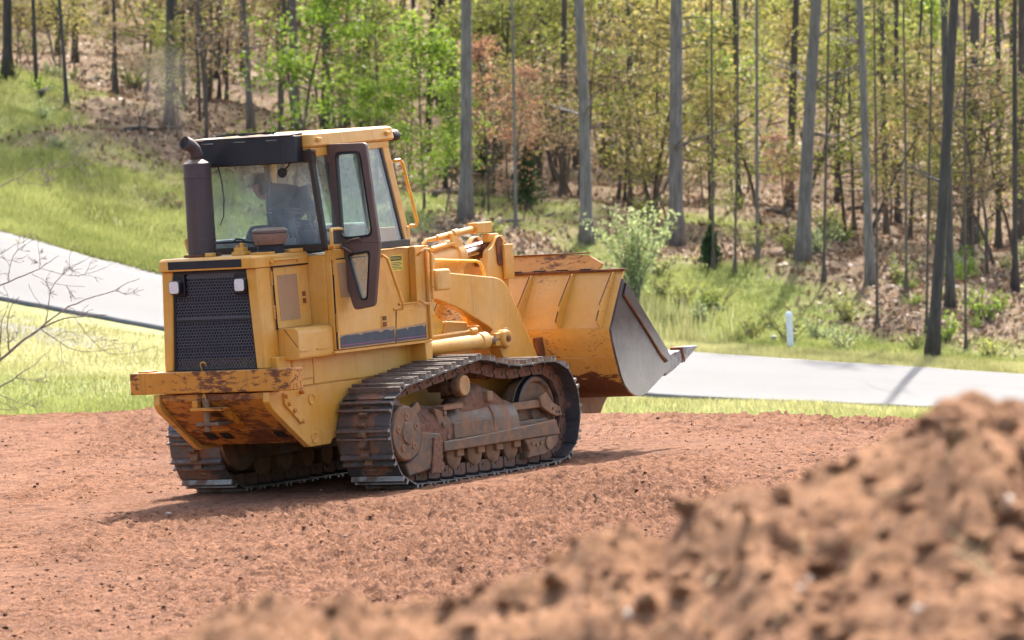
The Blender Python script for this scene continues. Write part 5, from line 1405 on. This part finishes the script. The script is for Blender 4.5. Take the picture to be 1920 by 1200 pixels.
# ---- leafy saplings: a few builds of each colour, copied
KINDS = {}
for nm, mat, nl, leaf in (('lime', 'leaf_lime', 3200, .09), ('spring', 'leaf_spring', 1500, .085), ('yellow', 'leaf_yellow', 1300, .085), ('salmon', 'leaf_salmon', 1500, .08), ('tan', 'leaf_tan', 1100, .08)):
    KINDS[nm] = [sapling_meshes(nm, 4.2, 1.7, 26, nl, leaf, rng, M[mat], M['bark_brown'], .25, 1, .35) for _ in range(3)]
def put_sapling(u, v, kind, hpx, label, group=None, var=None, wide=1.0, tmin=None):
    p, t = at_pixel(u, v, tmin); s = hpx / F_PX * p.y / 4.2
    return plant('sapling', label, 'sapling', group, p, KINDS[kind][int(rng.integers(3)) if var is None else var], (s * wide, s * wide, s), rng.random() * 6.28)
put_sapling(795, 395, 'lime', 345, 'tall bright lime green sapling right of the cab roof', wide=1.05, var=0)
put_sapling(745, 390, 'lime', 230, 'lime green sapling partly hidden behind the cab', wide=1.1, var=1)
put_sapling(838, 400, 'lime', 250, 'lime green sapling between the tallest lime one and the grey trunk', wide=.9, var=2)
put_sapling(672, 330, 'lime', 330, 'lime green sapling behind the cab roof', wide=1.0, var=2)
put_sapling(918, 405, 'salmon', 330, 'reddish leaved sapling behind the lift arm', wide=.75, var=0)
put_sapling(965, 400, 'salmon', 280, 'second reddish sapling, right of the dark trunk', wide=.7, var=1)
put_sapling(1330, 330, 'lime', 340, 'big leafy green sapling right of the thick straight trunk', wide=1.1, var=1)
put_sapling(1400, 500, 'spring', 190, 'low yellow green sapling right of the small cedar', wide=.9, var=1)
cols = ['spring'] * 11 + ['yellow'] * 10 + ['lime'] * 1 + ['tan'] * 9 + ['salmon'] * 1
LBL = {'lime': 'lime green', 'spring': 'yellow green', 'yellow': 'pale yellow', 'salmon': 'reddish', 'tan': 'tan leaved'}
for k in range(320):
    if k % 5 == 2: continue
    u = -120 + rng.random() * 2150 if k < 185 else -60 + rng.random() * 700 if k < 220 else 1000 + rng.random() * 950 if k < 280 else (-800 + rng.random() * 680 if k < 300 else 2030 + rng.random() * 600)
    t0 = N_HEAD + np.interp(u, [0, 330, 700, 1300, 1920], [4.9, 4.3, 4.05, 4.25, 3.9])
    t = t0 + rng.random() ** 1.15 * (N_HEAD + 6.6 - t0)
    kind = cols[int(rng.integers(len(cols)))]
    P_ = terrain_at(u, t)[0]; s = (.55 + .9 * rng.random())
    plant('sapling', ('tall ' if s > 1.1 else 'low ' if s < .8 else '') + LBL[kind] + ' sapling ' + where(P_), 'sapling', 'leafy saplings, ' + kind, P_, KINDS[kind][int(rng.integers(3))], (s * 1.1, s * 1.1, s), rng.random() * 6.28)
# ---- far canopy that reads as one mass
n = 45000
u = -250 + rng.random(n) * 2450; t = N_HEAD + 5.5 + rng.random(n) * 2.0
B_ = terrain_at(u, t); B_[:, 2] += rng.random(n) ** 1.3 * 9
B_ += (fbm(B_[:, 0] * .5, B_[:, 2] * .5 + B_[:, 1], 2)[:, None]) * np.array([1.5, 1, 1.0])
keep = fbm(B_[:, 0] * .35 + 3, B_[:, 2] * .5, 3) > -.05
V, Q = leaf_quads(B_[keep], .20, rng, .3)
o = link('far_foliage', np_mesh('far_foliage', V, Q, [M['leaf_yellow']], False, np.clip(.45 + rng.normal(size=len(Q)) * .3, 0, 1))); tag(o, 'mixed spring foliage deep in the wood', 'foliage', kind='stuff')

# ---- pale shrub, cedars, weeds
def shrub_meshes(nm, h, nst, nleaf, leaf, mat, rng, arch=.05, out=.5, tight=.11):
    mb = MB(); L_ = []
    for s in range(nst):
        a = rng.random() * 6.28; o_ = out * rng.random() ** .5
        br = branch_path((rng.normal() * .08, rng.normal() * .08, -.05), (math.cos(a) * o_, math.sin(a) * o_, 1), h * (.65 + .4 * rng.random()), 8, rng, arch, .10)
        mb.tube(br, [.018 * (1 - .85 * j / 8) + .003 for j in range(9)], 4, False)
        P_ = np.array([q[:] for q in br]); m = nleaf // nst
        t = 1.2 + rng.random(m) * 6.8; i = np.clip(t.astype(int), 0, 7)
        base = P_[i] + (P_[i + 1] - P_[i]) * (t - i)[:, None]
        L_.append(base + rng.normal(size=(m, 3)) * tight * h / 1.6)
    pts = np.concatenate(L_); V, Q = leaf_quads(pts, leaf, rng, .2)
    return mb.mesh(nm + '_stem', M['twig'], True), np_mesh(nm + '_foliage', V, Q, M[mat], False, np.clip(.5 + rng.normal(size=len(Q)) * .3, 0, 1))
p, t = at_pixel(1190, 565)
plant('shrub', 'pale silvery green shrub with upright branches behind the bucket', 'shrub', None, p, shrub_meshes('pale_shrub', 2.15, 26, 3400, .07, 'leaf_pale', rng, .012, .36, .045), 1.0, 0)
p, t = at_pixel(1580, 655)
plant('shrub', 'low pale shrub right of the white post', 'shrub', None, p, shrub_meshes('low_shrub', .6, 10, 260, .05, 'leaf_pale', rng, .03, .7), 1.0, 0)
def cedar(u, v, hpx, label):
    p, t = at_pixel(u, v); h = hpx / F_PX * p.y
    n_ = 2600; f = rng.random(n_); ang = rng.random(n_) * 6.28; rad = (1 - f) ** .7 * h * .30 * (.25 + .75 * rng.random(n_)) * (1 + .35 * np.sin(ang * 3 + f * 9))
    pts = np.stack([np.cos(ang) * rad, np.sin(ang) * rad, .08 * h + f * h * .95], 1)
    V, Q = leaf_quads(pts, .07, rng, 0)
    plant('cedar', label, 'cedar', None, p, (MB().tube([(0, 0, -.1), (0, 0, h * .95)], [.05, .01], 6).mesh('cedar_stem', M['bark_dark'], True), np_mesh('cedar_foliage', V, Q, M['leaf_dark'], False, rng.random(n_))), 1.0, 0)
cedar(988, 395, 120, 'small dark cedar above the bucket rim')
cedar(1332, 500, 75, 'small dark cedar between two grey trunks')
cedar(905, 330, 80, 'tiny dark cedar at the foot of the dark trunk')
WEED = [shrub_meshes('weed', .75, 14, 420, .07, m, rng, .05, .8) for m in ('grass_lush', 'leaf_spring', 'leaf_lime', 'leaf_pale')]
for k in range(70):
    if k < 46: u = 1230 + rng.random() * 720; t = N_HEAD + 3.05 + rng.random() * 1.4
    elif k < 58: u = 640 + rng.random() * 600; t = N_HEAD + 3.6 + rng.random() * 1.2
    else: u = -60 + rng.random() * 420; t = N_HEAD + 3.8 + rng.random() * 1.2
    s = .4 + .7 * rng.random()
    wk = int(rng.integers(4)); P_ = terrain_at(u, t)[0]
    plant('weed', ('small ' if s < .65 else 'bushy ' if s > .9 else '') + ('grass green', 'yellow green', 'lime green', 'pale')[wk] + ' weed ' + where(P_), 'weed', 'weeds along the edge of the wood', P_, WEED[wk], s, rng.random() * 6)
# ---- fallen logs
def log(u0, v0, u1, v1, rpx, label, mat='bark_dark'):
    p0, _ = at_pixel(u0, v0); p1, _ = at_pixel(u1, v1); r = rpx / F_PX * p0.y
    mb = MB(); k = 8
    pts = []
    for i in range(k + 1):
        f = i / k; q = p0.lerp(p1, f); q.z += r * .8 + .04 * math.sin(f * 7)
        pts.append(q - p0)
    mb.tube(pts, [r * (1 - .35 * i / k) for i in range(k + 1)], 9)
    for j in range(3):
        br = branch_path(pts[2 + 2 * j], rng.normal(size=3) + np.array([0, -.3, .8]), 1.0, 4, rng, .02, .2); mb.tube(br, [r * .25 * (1 - .8 * i / 4) + .004 for i in range(5)], 4, False)
    o = mb.build('fallen_log', M[mat], None, 0, True); o.location = p0; tag(o, label, 'log', 'fallen logs in the wood'); return o
log(1008, 200, 1200, 205, 9, 'thick fallen log lying across the slope behind the pale trunk')
log(1225, 200, 1430, 190, 8, 'fallen log right of the thick straight trunk')
log(815, 372, 890, 360, 6, 'short fallen log behind the front of the cab')
log(75, 185, 185, 152, 7, 'fallen log slanting on the left slope')
log(235, 250, 335, 243, 5, 'fallen log above the exhaust stack')
log(920, 428, 1040, 405, 4, 'thin fallen log near the tilt lever')
log(1700, 300, 1850, 290, 5, 'fallen log high on the right of the slope')
log(1590, 395, 1700, 398, 4, 'thin fallen log behind the slender leaning trunk')
log(1440, 405, 1480, 402, 6, 'short thick log left of the leaning trunk')
log(700, 180, 860, 190, 7, 'fallen log behind the lime green saplings')

# ---- grass, litter and dry stalks
def blades(name, u, t, hgt, wid, mat, label, lean=.35, tone_mu=.5):
    P_ = terrain_at(u, t); n = len(P_)
    a = rng.random(n) * 6.28; d = np.stack([np.cos(a), np.sin(a), 0 * a], 1)
    h = hgt * (.5 + rng.random(n)); off = rng.normal(size=(n, 2)) * lean
    tip = P_ + np.stack([off[:, 0] * h, off[:, 1] * h, h], 1)
    wd = wid * (.6 + .8 * rng.random(n))
    V = np.stack([P_ - d * wd[:, None] - [0, 0, .03], P_ + d * wd[:, None] - [0, 0, .03], tip], 1).reshape(-1, 3)
    tn = np.clip(tone_mu + rng.normal(size=n) * .28 + fbm(P_[:, 0] * .8, P_[:, 1] * .4, 3) * .7, 0, 1)
    o = link(name, np_mesh(name, V, np.arange(n * 3).reshape(-1, 3), mat, False, tn, True)); tag(o, label, 'grass', kind='stuff'); return o
n = 210000; u = np.where(rng.random(n) < .72, -120 + rng.random(n) * 560, np.where(rng.random(n) < .7, -800 + rng.random(n) * 680, 430 + rng.random(n) * 250)); t = N_HEAD + 2.45 + rng.random(n) ** .85 * 2.4
la = litter_amount(u, t, terrain_at(u, t)[:, 0], terrain_at(u, t)[:, 1]); k = la < .2 + .6 * rng.random(n)
blades('grass', u[k], t[k], np.full(k.sum(), .13), np.full(k.sum(), .011), M['grass_lush'], 'lush green grass on the bank left of the loader', .4, .62)
n = 170000; u = np.where(rng.random(n) < .88, 620 + rng.random(n) * 1400, 2020 + rng.random(n) * 600); t = N_HEAD + 2.5 + rng.random(n) ** .8 * 2.0
la = litter_amount(u, t, terrain_at(u, t)[:, 0], terrain_at(u, t)[:, 1]); k = la < .1 + .5 * rng.random(n)
blades('grass', u[k], t[k], .045 + .06 * np.clip((t[k] - N_HEAD - 2.6) * 1.5, 0, 1), np.full(k.sum(), .012), M['grass_lush'], 'green grass between the road and the wood')
n = 60000; u = 600 + rng.random(n) * 1420; t = N_HEAD + 2.12 + rng.random(n) * .75
blades('dry_grass', u, t, np.full(n, .10), np.full(n, .010), M['grass_dry'], 'dry yellowish grass verge along the far side of the road')
n = 190000; u = np.where(rng.random(n) < .85, -120 + rng.random(n) * 2150, np.where(rng.random(n) < .5, -800 + rng.random(n) * 680, 2030 + rng.random(n) * 600)); t = N_HEAD - .9 + rng.random(n) * 1.82
g = fbm(terrain_at(u, t)[:, 0] * .3, terrain_at(u, t)[:, 1] * .1, 3) + (t - N_HEAD + .25) * .9
k = g < .12 + rng.normal(size=n) * .12
blades('grass', u[k], t[k], np.full(k.sum(), .07), np.full(k.sum(), .012), M['grass_lush'], 'short green grass between the dirt and the road', .5, .6)
blades('dry_grass', u[~k], t[~k], np.full((~k).sum(), .07), np.full((~k).sum(), .011), M['grass_dry'], 'short dry grass between the dirt and the road', .5)
n = 900; u = np.concatenate([rng.normal(1215, 14, n // 3), rng.normal(1275, 20, n // 3), 1180 + rng.random(n // 3) * 200]); t = N_HEAD + 2.75 + rng.random(n // 3 * 3) * .6
blades('dry_stalks', u, t, np.full(n // 3 * 3, .42), np.full(n // 3 * 3, .012), M['grass_dry'], 'tall dry stalks by the road next to the bucket', .12)
n = 60000; u = -120 + rng.random(n) * 2150; t = N_HEAD + 3.0 + rng.random(n) * 3.6
P_ = terrain_at(u, t); la = litter_amount(u, t, P_[:, 0], P_[:, 1]); P_ = P_[la > .3 + .4 * rng.random(n)]; P_[:, 2] += .02 + rng.random(len(P_)) * .05
V, Q = leaf_quads(P_, .13, rng, .5)
o = link('leaf_litter', np_mesh('leaf_litter', V, Q, M['litter'], False, rng.random(len(Q)))); tag(o, 'brown fallen leaves on the floor of the wood', 'leaf litter', kind='stuff')

# ---- white marker post, small utility stub, yellow notice
p, t = at_pixel(1483, 652)
e = empty('marker_post', p); e.rotation_euler = (0, -.06, 0); tag(e, 'white marker post at the roadside below the wood', 'post')
wm = plain('white_plastic', (.78, .78, .76), .5, 0, .4, .06)
MB().xy(fillet([(-.062, -.05), (.062, -.05), (.062, .05), (-.062, .05)], .02, 3), -.2, .58).build('post_body', wm, e, .006)
MB().loft([[(x, y, z) for x, y in fillet([(-.07 * k_, -.058 * k_), (.07 * k_, -.058 * k_), (.07 * k_, .058 * k_), (-.07 * k_, .058 * k_)], .02 * k_, 3)] for z, k_ in ((.58, 1), (.615, 1), (.665, .78), (.70, .35))]).build('post_cap', wm, e, .004)
MB().box(-.063, -.0645, -.03, .03, .34, .44).build('post_plate', plain('post_label', (.35, .36, .38), .5), e)
p, t = at_pixel(1451, 640)
o = MB().lathe((0, 0, -.1), (0, 0, 1), [(0, .055), (.16, .055), (.175, .068), (.20, .068), (.215, .05)], 16).build('utility_cap', plain('pale_green_plastic', (.32, .35, .28), .6), None, .004); o.location = p; tag(o, 'small pale utility cap in the grass left of the white post', 'utility cap')
p, t = at_pixel(336, 205)
e = empty('notice_board', (p.x, p.y - .3, p.z)); tag(e, 'small yellow notice on a stake at the edge of the wood', 'notice')
MB().box(-.02, .02, -.02, .02, -.2, 1.0).build('stake', M['bark_brown'], e, .003)
MB().box(-.09, .09, -.035, -.022, .55, .75).build('notice', plain('faded_yellow', (.55, .42, .12), .7), e, .002)

# ---- bare sapling at the left edge, in front of the road
rb_ = np.random.default_rng(2)
def px(u, v, Y): return Vector(((u - 960) / F_PX * Y, Y, pix_z(v, Y)))
YB = 71.0
root = px(-330, 900, YB)
e = empty('bare_tree', root); tag(e, 'leafless small tree whose twigs reach in from the left edge', 'tree')
mb = MB()
def limb(pts, r0, r1, depth=0):
    n_ = len(pts); P_ = [Vector(q) for q in pts]
    # smooth and roughen
    Q_ = []
    for i in range(n_ - 1):
        for j in range(5):
            f = j / 5; a = P_[max(i - 1, 0)]; b = P_[i]; c = P_[i + 1]; d = P_[min(i + 2, n_ - 1)]
            Q_.append(.5 * ((2 * b) + (c - a) * f + (2 * a - 5 * b + 4 * c - d) * f * f + (3 * b - a - 3 * c + d) * f ** 3) + Vector(rb_.normal(size=3)) * .007)
    Q_.append(P_[-1]); m = len(Q_)
    mb.tube([q - root for q in Q_], [r0 + (r1 - r0) * i / (m - 1) for i in range(m)], 6, True)
    if depth < 3:
        k = {0: 9, 1: 4, 2: 2}[depth]; ln = (Q_[-1] - Q_[0]).length
        for j in range(k):
            i = int((.2 + .8 * rb_.random()) * (m - 2)); d = (Q_[i + 1] - Q_[i]).normalized()
            side = d.cross(Vector((0, 1, 0))).normalized() * (1 if rb_.random() < .5 else -1) + Vector((0, rb_.normal() * .5, 0))
            L_ = ln * (.18 + .25 * rb_.random()) * (1 if depth else .8)
            q1 = Q_[i] + (d * .6 + side * .7).normalized() * L_ * .5; q2 = q1 + (d * .9 + side * .35 + Vector(rb_.normal(size=3)) * .25).normalized() * L_ * .5
            limb([Q_[i], q1, q2], max((r0 + (r1 - r0) * i / m) * .6, .0034), .0026, depth + 1)
limb([px(-330, 900, YB), px(-320, 760, YB), px(-330, 500, YB), px(-310, 200, YB), px(-330, -60, YB)], .06, .02, 3)
limb([px(-325, 860, YB), px(-160, 780, YB - .3), px(-20, 690, YB - .4), px(60, 625, YB - .5), px(120, 597, YB - .4), px(200, 590, YB - .3)], .030, .004)
limb([px(60, 626, YB - .5), px(130, 575, YB - .5), px(200, 548, YB - .6), px(262, 522, YB - .6)], .012, .0035, 1)
limb([px(-322, 800, YB), px(-180, 800, YB - .2), px(-20, 735, YB - .3), px(40, 700, YB - .3), px(90, 660, YB - .3)], .022, .003)
limb([px(-325, 620, YB), px(-150, 560, YB), px(-20, 540, YB + .3), px(60, 510, YB + .3), px(110, 480, YB + .3)], .020, .003)
limb([px(-325, 520, YB), px(-160, 450, YB), px(-20, 360, YB + .4), px(40, 330, YB + .4), px(70, 300, YB + .4)], .016, .003)
mb.build('branches', M['twig'], e, 0, True)

# ---- thin exhaust smoke drifting off the stack
sm = NT('exhaust_smoke')
pv = sm.n('VolumePrincipled', ins={'Color': (.55, .47, .42, 1), 'Density': .22, 'Anisotropy': .2})
sm.t.links.new(pv.outputs[0], sm.out.inputs[1])
o0 = MACH_M @ Vector((mx - .03, my - .10, 3.20))
mbs = MB().tube([o0 - o0, Vector((-.03, -.02, .07)), Vector((-.10, .0, .20)), Vector((-.17, .05, .36)), Vector((-.19, .1, .55)), Vector((-.16, .15, .74)), Vector((-.14, .18, .86))], [.03, .06, .13, .20, .24, .20, .04], 16)
o = mbs.build('exhaust_smoke', sm.m, None, 0, True); o.location = o0
tag(o, 'faint brown smoke drifting up from the exhaust stack', 'smoke', kind='stuff')
